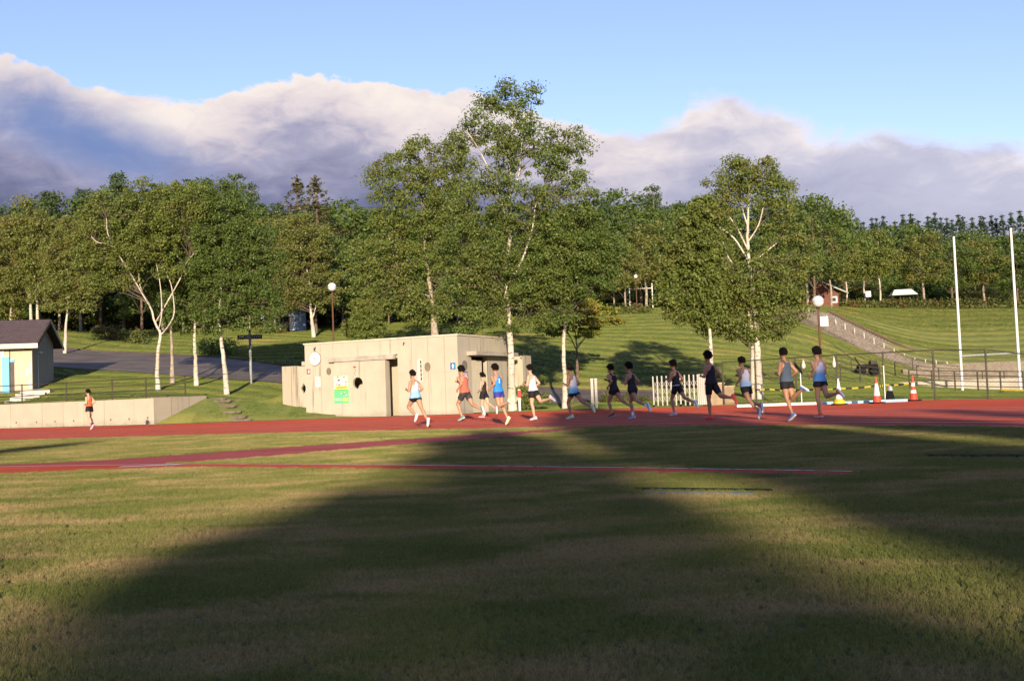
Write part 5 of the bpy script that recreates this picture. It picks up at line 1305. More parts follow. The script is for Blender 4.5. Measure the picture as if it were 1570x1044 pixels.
tag(kb, 'white and light blue painted kerb at the outer edge of the track', 'kerb')

# ---- traffic cones, tape
M_cr = mat('cone_red', (0.72, 0.075, 0.04), 0.45, 0.08); M_cw = mat('cone_white', (0.80, 0.78, 0.72), 0.5, 0.05)
def cone(px, py, s, label, bands, base_m=M_black):
    p = gnd(px, py, 0.0); o = empty('traffic_cone', (p.x, p.y, 0.012)); o.scale = (s, s, s)
    MB().b(-.26, .26, -.26, .26, 0, 0.05).build('base', base_m, o)
    for z0, z1, m in bands:
        r0, r1 = 0.17 - 0.14 * z0, 0.17 - 0.14 * z1
        MB().lathe((0, 0, 0.05), [(r0 * 1.0, z0), (r1, z1 - .002)], 18).build('band', m, o, smooth=False)
    MB().lathe((0, 0, 1.05), [(0.034, -0.01), (0.03, .03), (0.012, .045)], 10).build('tip', M_cr if bands[-1][2] is M_cr else M_cw, o)
    tag(o, label, 'cone'); return o
cone(1345, 618.5, 0.86, 'red and white traffic cone by the light blue kerb', [(0, .26, M_cr), (.26, .78, M_cw), (.78, 1, M_cr)])
cone(1401, 614.8, 0.86, 'red traffic cone with two white bands by the fence', [(0, .28, M_cr), (.28, .42, M_cw), (.42, .58, M_cr), (.58, .74, M_cw), (.74, 1, M_cr)])
wc = cone(1287, 621, 0.86, 'white traffic cone with yellow foot behind the last runner', [(0, .2, mat('cone_yellow', (0.75, 0.50, 0.04), 0.5)), (.2, 1, M_cw)])
MB().lathe((0, 0, 0.05), [(0.25, 0), (0.24, .09), (0.17, .17)], 16).build('weight_ring', _mats['cone_yellow'], wc)
tp = empty('barrier_tape', at(1287, 590, 42.5)); to_ = tp.location.copy()
tpts = [(1135, 595.5, 45.7), (1180, 596.8, 44.9), (1228, 597.2, 43.95), (1287, 595.5, 42.3), (1345, 591, 41.5), (1356, 590, 41.8), (1401, 587, 41.0)]
tw = [at(*p) for p in tpts]; tw = [p for i in range(len(tw) - 1) for p in [tw[i].lerp(tw[i + 1], k / 6) - Vector((0, 0, .035 * sin(pi * k / 6))) for k in range(6)]] + [tw[-1]]
M_ty = flat('tape_yellow', (0.55, 0.42, 0.06)); 
for i in range(len(tw) - 1):
    a, b_ = tw[i], tw[i + 1]
    MB(to_).add([(a.x, a.y, a.z - .032), (b_.x, b_.y, b_.z - .032), (b_.x, b_.y, b_.z + .032), (a.x, a.y, a.z + .032), (a.x, a.y + .006, a.z - .032), (b_.x, b_.y + .006, b_.z - .032), (b_.x, b_.y + .006, b_.z + .032), (a.x, a.y + .006, a.z + .032)], [(0, 1, 2, 3), (7, 6, 5, 4), (3, 2, 6, 7), (0, 4, 5, 1)]).build('stripe', M_ty if i % 2 == 0 else Km, tp)
tag(tp, 'black and yellow barrier tape strung from cone to cone', 'tape')
# ---- things hung on the fence
def bag(px, py, D, w, hgt, m, label, name='bag', tail=None):
    p = at(px, py, D); o = empty(name, p)
    MB().lathe((0, 0, 0), [(0.02, hgt * .5), (w * .25, hgt * .42), (w * .3, hgt * .2), (w * .5, -.05 * hgt), (w * .48, -hgt * .3), (w * .2, -hgt * .5)], 12, (1, .55)).build('sack', m, o, smooth=True)
    MB().tube([(0, 0, hgt * .48), (0, .04, hgt * .68)], 0.012, 5).build('strap', m, o)
    if tail: MB().tube([(0, 0, -hgt * .45), (-.02, 0, -hgt * .8)], 0.012, 5).build('cord', M_dark, o)
    tag(o, label, 'bag'); return o
bag(1232, 559, 43.9, 0.17, 0.34, flat('bag_white', (0.58, 0.52, 0.46)), 'white bag hanging on the fence left of the last runner', tail=True)
bag(1279, 556, 43.0, 0.15, 0.40, flat('bag_white', (0.58, 0.52, 0.46)), 'white bag hanging on the fence behind the last runner', tail=True)
p = at(1225, 565, 44); o = empty('folded_umbrella', p); MB().tube([(-.18, 0, .22), (.06, 0, -.10), (.14, 0, -.24)], [0.05, .06, 0.012], 8).build('cloth', M_black, o); MB().tube([(-.18, 0, .22), (-.24, 0, .32)], 0.014, 6).build('handle', M_dark, o); tag(o, 'dark folded umbrella tied to the fence post', 'umbrella')
p = gnd(1365, 616, 0.0); o = empty('dark_bag', (p.x, p.y, 0)); MB().lathe((0, 0, 0), [(.16, 0), (.18, .12), (.14, .3), (.10, .42)], 10, (1, .7)).build('body', M_black, o); MB().lathe((0.02, 0, .42), [(.10, 0), (.09, .12), (.03, .2)], 10).build('top', M_grey, o); tag(o, 'small dark bag standing between the two red cones', 'bag')
a = on(1536, 604, 52); b_ = on(1600, 607, 50); o = empty('yellow_pipe', a); MB(a).tube([a + Vector((0, 0, .12)), b_ + Vector((0, 0, .12))], 0.06, 8).build('pipe', mat('pipe_yellow', (0.72, 0.55, 0.07), 0.5), o)
for q in (a, b_): MB(a).b(q.x - .1, q.x + .1, q.y - .1, q.y + .1, q.z - .05, q.z + .06).build('foot', M_black, o)
tag(o, 'yellow pipe lying on the grass by the right fence', 'pipe')
# ---- covers on the infield
def slab(o, a, p0, p1, dy, z, name, m):
    MB(a).add([(q.x, q.y, zz) for q in (p0, p1, p1 + Vector((0, dy, 0)), p0 + Vector((0, dy, 0))) for zz in (-.06, z)], [(0, 2, 3, 1), (2, 4, 5, 3), (4, 6, 7, 5), (6, 0, 1, 7), (1, 3, 5, 7)]).build(name, m, o)
a, b_ = gnd(990, 753.5, 0.01), gnd(1155, 755.5, 0.01); o = empty('pit_cover', a)
slab(o, a, a, b_, 0.13, 0.006, 'sheet', mat('blue_sheet', (0.10, 0.17, 0.25), 0.7))
slab(o, a, gnd(975, 750, 0), gnd(1185, 752.5, 0), 0.10, 0.012, 'shadow_strip', M_black)  # black strip painted as the shadow along the far edge of the sheet
tag(o, 'long flat blue pit cover lying in the shaded grass', 'cover')
e0, e1 = gnd(1432, 700, 0), gnd(1640, 700.5, 0); o = empty('drain_cover', e0)
for i in range(6): slab(o, e0, e0.lerp(e1, i / 6), e0.lerp(e1, (i + .985) / 6), 0.3, 0.015, 'plate', M_black)
tag(o, 'long black drain cover in the grass at the right', 'cover')
# ================================================================== RUNNERS
def skin_mat(name, c):
    m, T, b = principled(name)
    tcn = T.node('ShaderNodeTexCoord'); n = T.noise(tcn.outputs['Object'], 6.0, 3)
    T.put(b.inputs['Base Color'], T.mix(T.smooth(n, 0.3, 0.7), tuple(x * 0.9 for x in c), tuple(x * 1.06 for x in c)))
    b.inputs['Roughness'].default_value = 0.5; b.inputs['Specular IOR Level'].default_value = 0.4
    b.inputs['Subsurface Weight'].default_value = 0.06; b.inputs['Subsurface Radius'].default_value = (0.02, 0.008, 0.004)
    return m
SK = [skin_mat('tanned_skin', (0.50, 0.27, 0.16)), skin_mat('light_skin', (0.62, 0.38, 0.25)), skin_mat('deep_tanned_skin', (0.40, 0.20, 0.115))]
M_hair = mat('black_hair', (0.010, 0.008, 0.007), 0.8, 0.3, 30.0, spec=0.1, bump=0.8, bscale=60)
M_eye = mat('eye_dark', (0.03, 0.02, 0.02), 0.2); M_lip = mat('lip', (0.38, 0.14, 0.11), 0.5)
def cloth(name, c, rough=0.75): return mat(name, c, rough, 0.10, 14.0, bump=0.12, bscale=9.0, spec=0.2, bdist=0.01)
def cloth_grad(name, top, bot, lo, hi):
    m, T, b = principled(name)
    tcn = T.node('ShaderNodeTexCoord'); sp = T.node('ShaderNodeSeparateXYZ'); T.l.new(tcn.outputs['Generated'], sp.inputs[0])
    T.put(b.inputs['Base Color'], T.mix(T.smooth(sp.outputs[2], lo, hi), bot, top)); b.inputs['Roughness'].default_value = 0.75; b.inputs['Specular IOR Level'].default_value = 0.2
    return m
def cloth_pat(name, a, b_, scale, thr=0.25):
    m, T, b = principled(name)
    tcn = T.node('ShaderNodeTexCoord'); vo = T.node('ShaderNodeTexVoronoi'); vo.inputs['Scale'].default_value = scale; T.l.new(tcn.outputs['Object'], vo.inputs['Vector'])
    T.put(b.inputs['Base Color'], T.mix(T.smooth(vo.outputs['Distance'], thr, thr + 0.12), a, b_)); b.inputs['Roughness'].default_value = 0.75
    return m

sole_l = flat('sole_lime', (0.75, 0.82, 0.35)); sole_w = flat('sole_white', (0.82, 0.8, 0.76)); sock_w = flat('sock_white', (0.78, 0.76, 0.72)); sock_b = flat('sock_black', (0.03, 0.03, 0.03))
def ring_tube(V, Fc, secs, n=12):
    """secs: list of (center, axis_u, axis_w, ru, rw)"""
    k = len(V)
    for c, u, w, ru, rw in secs:
        for j in range(n):
            a = 2 * pi * j / n; V.append(c + u * (ru * cos(a)) + w * (rw * sin(a)))
    for i in range(len(secs) - 1):
        for j in range(n):
            a = k + i * n + j; b_ = k + i * n + (j + 1) % n; Fc.append((a, b_, b_ + n, a + n))
    Fc.append(tuple(k + j for j in reversed(range(n)))); Fc.append(tuple(k + (len(secs) - 1) * n + j for j in range(n)))
def limb(V, Fc, pts, rs, n=10):
    """tapered limb with rounded ends"""
    P = [Vector(p) for p in pts]; d0 = (P[0] - P[1]).normalized(); d1 = (P[-1] - P[-2]).normalized()
    seq = [(P[0] + d0 * rs[0] * .85, rs[0] * .45)] + list(zip(P, rs)) + [(P[-1] + d1 * rs[-1] * .85, rs[-1] * .45)]
    secs = []; prev = None
    for i, (p, r) in enumerate(seq):
        t = (seq[min(i + 1, len(seq) - 1)][0] - seq[max(i - 1, 0)][0]).normalized()
        u = t.orthogonal().normalized() if prev is None else (prev - t * prev.dot(t)).normalized()
        prev = u; secs.append((p, u, t.cross(u), r, r))
    ring_tube(V, Fc, secs, n)
def ball(V, Fc, c, rx, ry, rz, R=None, n=12, m=8):
    secs = []
    X, Y, Z = (R @ Vector((1, 0, 0)), R @ Vector((0, 1, 0)), R @ Vector((0, 0, 1))) if R else (Vector((1, 0, 0)), Vector((0, 1, 0)), Vector((0, 0, 1)))
    for i in range(m + 1):
        a = pi * (i + .02) / (m + .04); secs.append((c - Z * (rz * cos(a)), X, Y, rx * max(.03, sin(a)), ry * max(.03, sin(a))))
    ring_tube(V, Fc, secs, n)

def runner(foot_px, px_h, pose, fit, label, heading=None, female=False):
    """foot_px: picture point where the lowest shoe meets the track"""
    g = gnd(*foot_px); Ht = px_h * g.y / FPX               # picture height -> metres of the posed figure
    # heading: along the track, anticlockwise (towards picture left)
    i = min(range(1, len(N) - 1), key=lambda i: (N[i] - g).length); t = (N[i - 1] - N[i + 1]).normalized()
    hd = math.atan2(t.y, t.x) - rad(14) + rad(heading or 0)
    lean, Lt, Lk, Rt, Rk, Lf, Rf, arm, yaw = pose['lean'], *pose['L'], *pose['R'], pose['lf'], pose['rf'], pose['arm'], pose.get('yaw', 0)
    V = []; Fc = []; S = {}
    sx = Vector((1, 0, 0)); sy = Vector((0, 1, 0)); sz = Vector((0, 0, 1))
    la = rad(lean); up = Vector((sin(la), 0, cos(la))); fw = Vector((cos(la), 0, -sin(la)))
    pel = Vector((0, 0, 0)); fem = 0.93 if female else 1.0
    w_sh = 0.165 * fem if female else 0.178
    tw = rad(pose.get('twist', 10)) * (1 if arm > 0 else -1)
    yl = Vector((-sin(tw), cos(tw), 0))                       # shoulder line (runner's left)
    prof = [(-.09, .075, .10), (-.05, .108, .145), (0.0, .118, .163), (.07, .105, .150), (.14, .092, .134), (.20, .090, .130), (.28, .100, .145), (.36, .110, .160), (.42, .108, .160), (.47, .092, .145), (.51, .070, .105), (.54, .050, .06)]
    secs = []
    for h, rx, ry in prof:
        f = max(0, (h - .1) / .4); yv = sy.lerp(yl, min(1, f)).normalized(); xv = (yv.cross(up)).normalized()
        if female: rx *= .92; ry *= (.86 if h > .1 else 0.98)
        secs.append((pel + up * h, xv, yv, rx * 1.0, ry * 1.06))
    ring_tube(V, Fc, secs, 16)
    neck0 = pel + up * .52; neck1 = pel + up * .60 + fw * .02
    limb(V, Fc, [neck0, neck1], [.052 * fem, .050 * fem])
    # head, a little turned
    ya = rad(yaw); HR = Matrix(((cos(ya), -sin(ya), 0), (sin(ya), cos(ya), 0), (0, 0, 1))) @ Matrix.Rotation(la * 0.5, 3, 'Y')
    hc = neck1 + Vector((.018, 0, .115)); hx = HR @ sx; hy = HR @ sy; hz_ = HR @ sz
    ball(V, Fc, hc + hx * -.006 + hz_ * .012, .098, .077, .108, HR)
    ball(V, Fc, hc + hx * .030 - hz_ * .045, .066, .060, .078, HR)
    limb(V, Fc, [hc + hx * .075 + hz_ * .012, hc + hx * .108 - hz_ * .028], [.010, .015], 8)
    ball(V, Fc, hc + hx * .082 - hz_ * .066, .022, .026, .014, HR, 8, 5); ball(V, Fc, hc + hx * .068 - hz_ * .104, .026, .028, .020, HR, 8, 5)
    for s_ in (-1, 1): ball(V, Fc, hc + hy * (.078 * s_) - hx * .012 - hz_ * .012, .020, .010, .032, HR, 8, 5)
    # legs
    feet = {}
    for sd_, th, kn, ff in (('L', Lt, Lk, Lf), ('R', Rt, Rk, Rf)):
        s_ = 1 if sd_ == 'L' else -1
        hip = pel + sy * (.085 * s_) - sz * .02; a = rad(th); b_ = rad(th - kn)
        knee = hip + Vector((sin(a), -.012 * s_, -cos(a))) * .425; ank = knee + Vector((sin(b_), -.02 * s_, -cos(b_))) * .425
        limb(V, Fc, [hip, hip.lerp(knee, .3), hip.lerp(knee, .65), knee], [.094, .090, .072, .056])
        cb_ = Vector((-cos(b_), 0, -sin(b_)))
        limb(V, Fc, [knee, knee.lerp(ank, .28) + cb_ * .012, knee.lerp(ank, .6), ank], [.054, .060, .044, .036])
        fa = b_ - rad(ff); fd = Vector((cos(fa), .03 * s_, sin(fa))).normalized(); fu = Vector((-sin(fa), 0, cos(fa)))
        limb(V, Fc, [ank - fd * .03 - fu * .035, ank + fd * .06 - fu * .04, ank + fd * .14 - fu * .055], [.030, .032, .024])
        S['thigh' + sd_] = (hip, knee); S['shin' + sd_] = (knee, ank); feet[sd_] = (ank, fd, fu)
    # arms
    for sd_ in 'LR':
        s_ = 1 if sd_ == 'L' else -1
        sw = arm * s_                                           # +: this arm forward
        shd = pel + up * .465 + yl * (w_sh * s_)
        ua = la + rad(-22 + 38 * sw + pose.get('ua', 0)); eb = rad(pose.get('elbow', 95))
        ab = .30 if sw < 0 else .16
        el = shd + Vector((sin(ua), ab * s_, -cos(ua))).normalized() * .285
        fa = ua + eb; inw = -.42 if sw > 0 else -.08
        wr = el + Vector((sin(fa), inw * s_, -cos(fa))).normalized() * .245
        limb(V, Fc, [shd, shd.lerp(el, .35), el], [.060 * fem, .052 * fem, .040 * fem])
        limb(V, Fc, [el, el.lerp(wr, .3), wr], [.040 * fem, .042 * fem, .028 * fem])
        S['uarm' + sd_] = (shd, el); S['farm' + sd_] = (el, wr)
        # relaxed half-closed hand
        d = (wr - el).normalized(); pn = Vector((0, -s_, 0)); pn = (pn - d * pn.dot(d)).normalized(); sd2 = d.cross(pn)    # pn: palm side, sd2: across the knuckles
        if sd2.z < 0: sd2 = -sd2
        pm = wr + d * .05
        ring_tube(V, Fc, [(wr, sd2, pn, .026, .018), (wr + d * .03, sd2, pn, .036, .017), (wr + d * .07, sd2, pn, .040, .016), (wr + d * .088, sd2, pn, .034, .012)], 10)
        for q, ln in enumerate((.040, .045, .042, .033)):
            o = wr + d * .085 + sd2 * (.028 - .019 * q); k1 = o + (d * .75 + pn * .55).normalized() * ln * .9; k2 = k1 + (d * -.1 + pn * 1).normalized() * ln * .65; k3 = k2 + (d * -.8 + pn * .35).normalized() * ln * .5
            limb(V, Fc, [o - d * .01, k1, k2, k3], [.0095, .009, .0085, .0075], 6)
        o = wr + d * .03 + sd2 * .034; limb(V, Fc, [o, o + (d * .6 + sd2 * .35 + pn * .5) * .042, o + (d * 1.0 + sd2 * .15 + pn * 1.0) * .052], [.012, .0105, .009], 6)
    me = bpy.data.meshes.new('person'); me.from_pydata([tuple(p) for p in V], [], Fc); me.update()
    body = bpy.data.objects.new('person', me); col.objects.link(body)
    md = body.modifiers.new('r', 'REMESH'); md.mode = 'VOXEL'; md.voxel_size = 0.0115; md.use_smooth_shade = True
    sm = body.modifiers.new('s', 'SMOOTH'); sm.factor = 0.5; sm.iterations = 3
    dg = bpy.context.evaluated_depsgraph_get(); dg.update()
    full = bpy.data.meshes.new_from_object(body.evaluated_get(dg))
    co = np.empty(len(full.vertices) * 3, np.float32); full.vertices.foreach_get('co', co); co = co.reshape(-1, 3)
    no = np.empty(len(full.vertices) * 3, np.float32); full.vertices.foreach_get('normal', no); no = no.reshape(-1, 3)
    faces = np.array([p.vertices[:] if len(p.vertices) == 4 else (*p.vertices, p.vertices[-1]) for p in full.polygons])
    # coordinates for cutting the clothes
    def seg(a, b_):
        a = np.array(a); b_ = np.array(b_); d = b_ - a; t = np.clip((co - a) @ d / (d @ d), 0, 1)
        return t, np.linalg.norm(co - (a + t[:, None] * d), axis=1)
    hco = co @ np.array(up); fco = co @ np.array(fw); yco = co @ np.array(yl)
    armd = np.minimum.reduce([seg(*S[k])[1] - r for k, r in (('uarmL', .055), ('uarmR', .055), ('farmL', .04), ('farmR', .04))])
    arm_only = np.minimum.reduce([seg(*S[k])[1] for k in ('farmL', 'farmR')]) < .075
    tor = np.linalg.norm(co - np.clip(hco, -.1, .5)[:, None] * np.array(up), axis=1)
    tL, dL = seg(*S['thighL']); tR, dR = seg(*S['thighR'])
    uL, eL = seg(*S['uarmL']); uR, eR = seg(*S['uarmR']); onarm = ((uL > .12) & (eL < .066)) | ((uR > .12) & (eR < .066)) | arm_only
    def part(name, mask, offs, m, ratio=0.35):
        fm = mask[faces].all(axis=1); f = faces[fm]
        if len(f) < 10: return None
        used = np.unique(f); idx = -np.ones(len(co), int); idx[used] = np.arange(len(used))
        v = co[used] + no[used] * offs[used][:, None]
        me2 = bpy.data.meshes.new(name); me2.from_pydata([tuple(map(float, p)) for p in v], [], [tuple(int(idx[i]) for i in dict.fromkeys(q)) for q in f]); me2.update()
        me2.materials.append(m)
        for p in me2.polygons: p.use_smooth = True
        o = link_mesh(name, me2, body)
        s2 = o.modifiers.new('s', 'SMOOTH'); s2.iterations = 4; s2.factor = .5
        so_ = o.modifiers.new('t', 'SOLIDIFY'); so_.thickness = .005; so_.offset = 1
        if ratio < 1: dc = o.modifiers.new('d', 'DECIMATE'); dc.ratio = ratio
        dg.update(); m3 = bpy.data.meshes.new_from_object(o.evaluated_get(bpy.context.evaluated_depsgraph_get())); o.modifiers.clear(); o.data = m3
        return o
    back = fco < 0
    ay = np.abs(yco)
    hm = fit.get('hem', -.02)
    wlim = np.where(hco < .33, 1.0, np.where(back, np.interp(hco, [.33, .38, .44, .5], [.15, .085, .06, .075]) if fit.get('racer', True) else np.interp(hco, [.33, .40, .5], [.16, .115, .11]), np.interp(hco, [.33, .40, .5], [.17, .125, .115])))
    necko = (hco > .47) & (ay < .058)
    sing = (hco > hm) & (hco < .58) & (ay < wlim) & ~necko & (tor < .22) & ~onarm
    wrinkle = np.array([noise.noise((float(p[0]) * 13, float(p[1]) * 13, float(p[2]) * 9)) for p in co]) * .004
    so_ = .010 + np.clip((.16 - hco) / .16, 0, 1) * .012 + wrinkle
    if fit.get('top') is not None: part('singlet', sing, so_, fit['top'])
    sl = fit.get('short', .42)
    thigh = ((tL < sl) & (dL < .11)) | ((tR < sl) & (dR < .11))
    sho = ((hco < .085) & (hco > -.3) & thigh) | ((hco < .085) & (hco > -.12) & (tor < .19))
    sho &= ~onarm & ~arm_only
    fl = fit.get('flare', .018); tmin = np.where(dL < dR, tL, tR)
    part('shorts', sho, .005 + tmin / max(sl, .1) * fl + wrinkle * (fl > .01), fit['bottom'])
    if fit.get('stripe'): part('waist_stripe', (hco < .045) & (hco > .012) & (tor < .2) & ~onarm & (co @ np.array(sy) > 0), np.full(len(co), .030), sole_w, 1.0)
    if fit.get('mark'): part('back_mark', (hco > .24) & (hco < .40) & (np.abs(yco - .015) < .022) & (fco < -.03) & (tor < .2), np.full(len(co), .020), sole_w, 1.0)
    # hair
    hs = fit.get('hair', 1.0) * 0.72
    bm = bmesh.new(); bmesh.ops.create_icosphere(bm, subdivisions=4, radius=1.0)
    kill = []
    for v in bm.verts:
        d = v.co.copy(); n_ = noise.noise(d * 3.2 + Vector((px_h, foot_px[0], 0))) ; n2 = noise.noise(d * 9 + Vector((foot_px[0], 0, 0)))
        front = d.x > .12 + .9 * max(0, d.z - .25)
        k = 1.0 + (.24 + .20 * hs * max(0, d.z + .45)) + (.12 * n_ + .10 * n2) * hs
        if d.x > .33 and d.z < .30 + .1 * n2: kill.append(v)
        elif d.z < -.48 + .10 * n2: kill.append(v)
        elif d.x > -.05 and d.z < -.12 and abs(d.y) > .6: kill.append(v)
        v.co = hc + hx * (d.x * .100 * k - .008) + hy * (d.y * .079 * k) + hz_ * (d.z * .108 * k + .014)
    bmesh.ops.delete(bm, geom=kill, context='VERTS')
    hme = bpy.data.meshes.new('hair'); bm.to_mesh(hme); bm.free(); hme.materials.append(M_hair)
    for p in hme.polygons: p.use_smooth = True
    # tufts break up the outline
    rt = random.Random(int(foot_px[0])); tv = MB()
    for _ in range(int(90 + 70 * hs)):
        d = Vector((rt.gauss(-.25, .6), rt.gauss(0, .6), rt.gauss(.35, .55))).normalized()
        if (d.x > .3 and d.z < .45) or d.z < -.35: continue
        k = 1.22 + .20 * hs * max(0, d.z + .45); q = hc + hx * (d.x * .100 * k - .008) + hy * (d.y * .079 * k) + hz_ * (d.z * .108 * k + .014)
        dd = (hx * d.x + hy * d.y + hz_ * d.z + Vector((rt.gauss(0, .5), rt.gauss(0, .5), rt.gauss(-.1, .5)))).normalized()
        tv.tube([q - dd * .015, q + dd * .012, q + dd * (.02 + .022 * hs * rt.random())], [.014, .011, .001], 4)
    k0 = len(hme.vertices); vv = [v.co[:] for v in hme.vertices] + tv.v; ff = [tuple(p.vertices) for p in hme.polygons] + [tuple(i_ + k0 for i_ in f) for f in tv.f]
    hme = bpy.data.meshes.new('hair'); hme.from_pydata(vv, [], ff); hme.update(); hme.materials.append(M_hair)
    ho = link_mesh('hair', hme, body); so2 = ho.modifiers.new('t', 'SOLIDIFY'); so2.thickness = .022; so2.offset = -1
    if fit.get('tail'):
        tl = MB(); q0 = hc - hx * .105 + hz_ * .03
        tl.tube([q0, q0 - hx * .05 + hz_ * .005, q0 - hx * .075 - hz_ * .05, q0 - hx * .07 - hz_ * .11], [.022, .034, .028, .008], 8); tl.build('ponytail', M_hair, body, smooth=True)
    if fit.get('cap'):
        cm = MB(); n = 20
        for k, (r, z) in enumerate(((1.15, .25), (1.16, .45), (1.08, .72), (.82, .98), (.4, 1.14), (.04, 1.18))):
            pass
        vs_ = []; fs_ = []
        prof2 = ((1.14, .28), (1.15, .5), (1.05, .8), (.75, 1.05), (.38, 1.17), (.03, 1.2))
        for r, z in prof2:
            for j in range(n):
                a = 2 * pi * j / n; vs_.append(hc + hx * (r * .100 * cos(a) - .006) + hy * (r * .079 * sin(a)) + hz_ * (z * .108 + .016))
        for i2 in range(len(prof2) - 1):
            for j in range(n): a = i2 * n + j; b_ = i2 * n + (j + 1) % n; fs_.append((a, b_, b_ + n, a + n))
        co_ = MB().add(vs_, fs_).build('cap', fit['cap'], body, smooth=True)
        bv = []
        for rr_ in (1.12, 1.95):
            for a in np.linspace(-.95, .95, 9): bv.append(hc + hx * (.10 * (1.12 * cos(a) if rr_ < 1.5 else 1.12 * cos(a) + .85 * cos(a))) + hy * (.079 * 1.12 * sin(a)) + hz_ * (.05 - (.012 if rr_ > 1.5 else 0)))
        MB().add(bv + [p + hz_ * .006 for p in bv], [(i2, i2 + 1, 10 + i2, 9 + i2) for i2 in range(8)] + [(18 + i2, 27 + i2, 28 + i2, 19 + i2) for i2 in range(8)] + [(9 + i2, 10 + i2, 28 + i2, 27 + i2) for i2 in range(8)]).build('brim', fit['cap'], co_)
    # eyes and mouth
    for s_ in (-1, 1):
        ev, ef = [], []; ball(ev, ef, hc + hx * .083 + hy * (.031 * s_) + hz_ * .012, .012, .014, .008, HR, 8, 5); MB().add(ev, ef).build('eye', M_eye, body, smooth=True)
    ev, ef = [], []; ball(ev, ef, hc + hx * .098 - hz_ * .066, .009, .022, .006, HR, 8, 5); MB().add(ev, ef).build('mouth', M_lip, body, smooth=True)
    # shoes
    zmin = 1e9
    for sd_ in 'LR':
        ank, fd, fu = feet[sd_]; fs2 = fu.cross(fd).normalized(); o = ank - fu * .085
        st_ = [(-.085, .018, .075), (-.072, .031, .098), (-.03, .036, .102), (.02, .035, .098), (.07, .038, .078), (.12, .043, .062), (.16, .042, .052), (.19, .034, .044), (.208, .015, .036)]
        secs = []
        for s2, hw, tp_ in st_: secs.append((o + fd * s2 + fu * (tp_ * .5 + .016 + max(0, s2 - .12) * .18), fs2, fu, hw, tp_ * .5 - .004))
        sv, sf = [], []; ring_tube(sv, sf, secs, 12); so3 = MB().add(sv, sf).build('shoe', fit['shoe'], body, smooth=True)
        secs = []
        for s2, hw, tp_ in st_: secs.append((o + fd * s2 * 1.03 + fu * (.016 + max(0, s2 - .12) * .22), fs2, fu, hw * 1.07, .016))
        sv, sf = [], []; ring_tube(sv, sf, secs, 12); MB().add(sv, sf).build('sole', fit.get('sole', M_white), so3)
        zmin = min(zmin, min(p.z for p in sv))
        if fit.get('sock'):
            kn_ = S['shin' + sd_][0]; v3, f3 = [], []; limb(v3, f3, [ank.lerp(kn_, -.04), ank.lerp(kn_, .12), ank.lerp(kn_, .26)], [.041, .040, .041]); MB().add(v3, f3).build('sock', fit['sock'], body, smooth=True)
    # finish the body mesh
    dcm = bpy.data.objects.new('tmp', full); col.objects.link(dcm); d2 = dcm.modifiers.new('d', 'DECIMATE'); d2.ratio = .4
    dg2 = bpy.context.evaluated_depsgraph_get(); dg2.update(); fin = bpy.data.meshes.new_from_object(dcm.evaluated_get(dg2)); bpy.data.objects.remove(dcm)
    fin.name = 'person'; fin.materials.clear(); fin.materials.append(SK[fit.get('skin', 0)])
    for p in fin.polygons: p.use_smooth = True
    body.modifiers.clear(); body.data = fin
    # scale to the picture height and stand on the track
    ztop = (hc + hz_ * .14).z; sc = Ht / (ztop - zmin)
    sc = min(1.14, max(0.9, sc))
    body.scale = (sc, sc, sc); body.rotation_euler = (0, 0, hd)
    # the lowest foot lands on foot_px
    ft = min(feet.values(), key=lambda q: q[0].z + q[1].z * .15); c = ft[0] + ft[1] * .08
    R = Matrix.Rotation(hd, 3, 'Z'); off = R @ Vector((c.x, c.y, 0)) * sc
    body.location = (g.x - off.x, g.y - off.y, 0.012 - zmin * sc)
    tag(body, label, 'person')
    return body

# poses: thigh angle, knee bend (degrees) for the near (left) and far (right) leg; foot point; arm swing (+ left arm forward)
TOE = dict(lean=8, L=(42, 95), R=(-24, 12), lf=10, rf=38, arm=-.9)      # far foot pushing off behind, near knee high
SPLIT = dict(lean=9, L=(30, 42), R=(-30, 38), lf=0, rf=42, arm=-1.0)     # long stride, near leg forward
SPLIT2 = dict(lean=9, L=(-30, 40), R=(30, 44), lf=42, rf=0, arm=1.0)     # long stride, far leg forward
MID = dict(lean=8, L=(4, 16), R=(-22, 88), lf=-2, rf=35, arm=.8)         # near leg under the body, far heel behind
MID2 = dict(lean=8, L=(-22, 92), R=(4, 16), lf=35, rf=-2, arm=-.8)
def P(base, **kw): d = dict(base); d.update(kw); return d
c_black = cloth('black_singlet', (0.022, 0.02, 0.024)); c_blk2 = cloth('black_shorts', (0.018, 0.017, 0.018)); c_tight = cloth('black_tights', (0.016, 0.015, 0.018), 0.55)
sh_w = flat('shoe_white', (0.75, 0.74, 0.72)); sh_mint = flat('shoe_mint', (0.50, 0.78, 0.70)); sh_red = flat('shoe_coral', (0.85, 0.12, 0.10)); sh_pink = flat('shoe_pink', (0.85, 0.22, 0.30)); sh_blue = flat('shoe_blue', (0.12, 0.22, 0.50)); sh_or = flat('shoe_orange', (0.90, 0.17, 0.06)); sh_gr = flat('shoe_green', (0.12, 0.30, 0.25)); sh_bk = flat('shoe_black', (0.04, 0.04, 0.045))
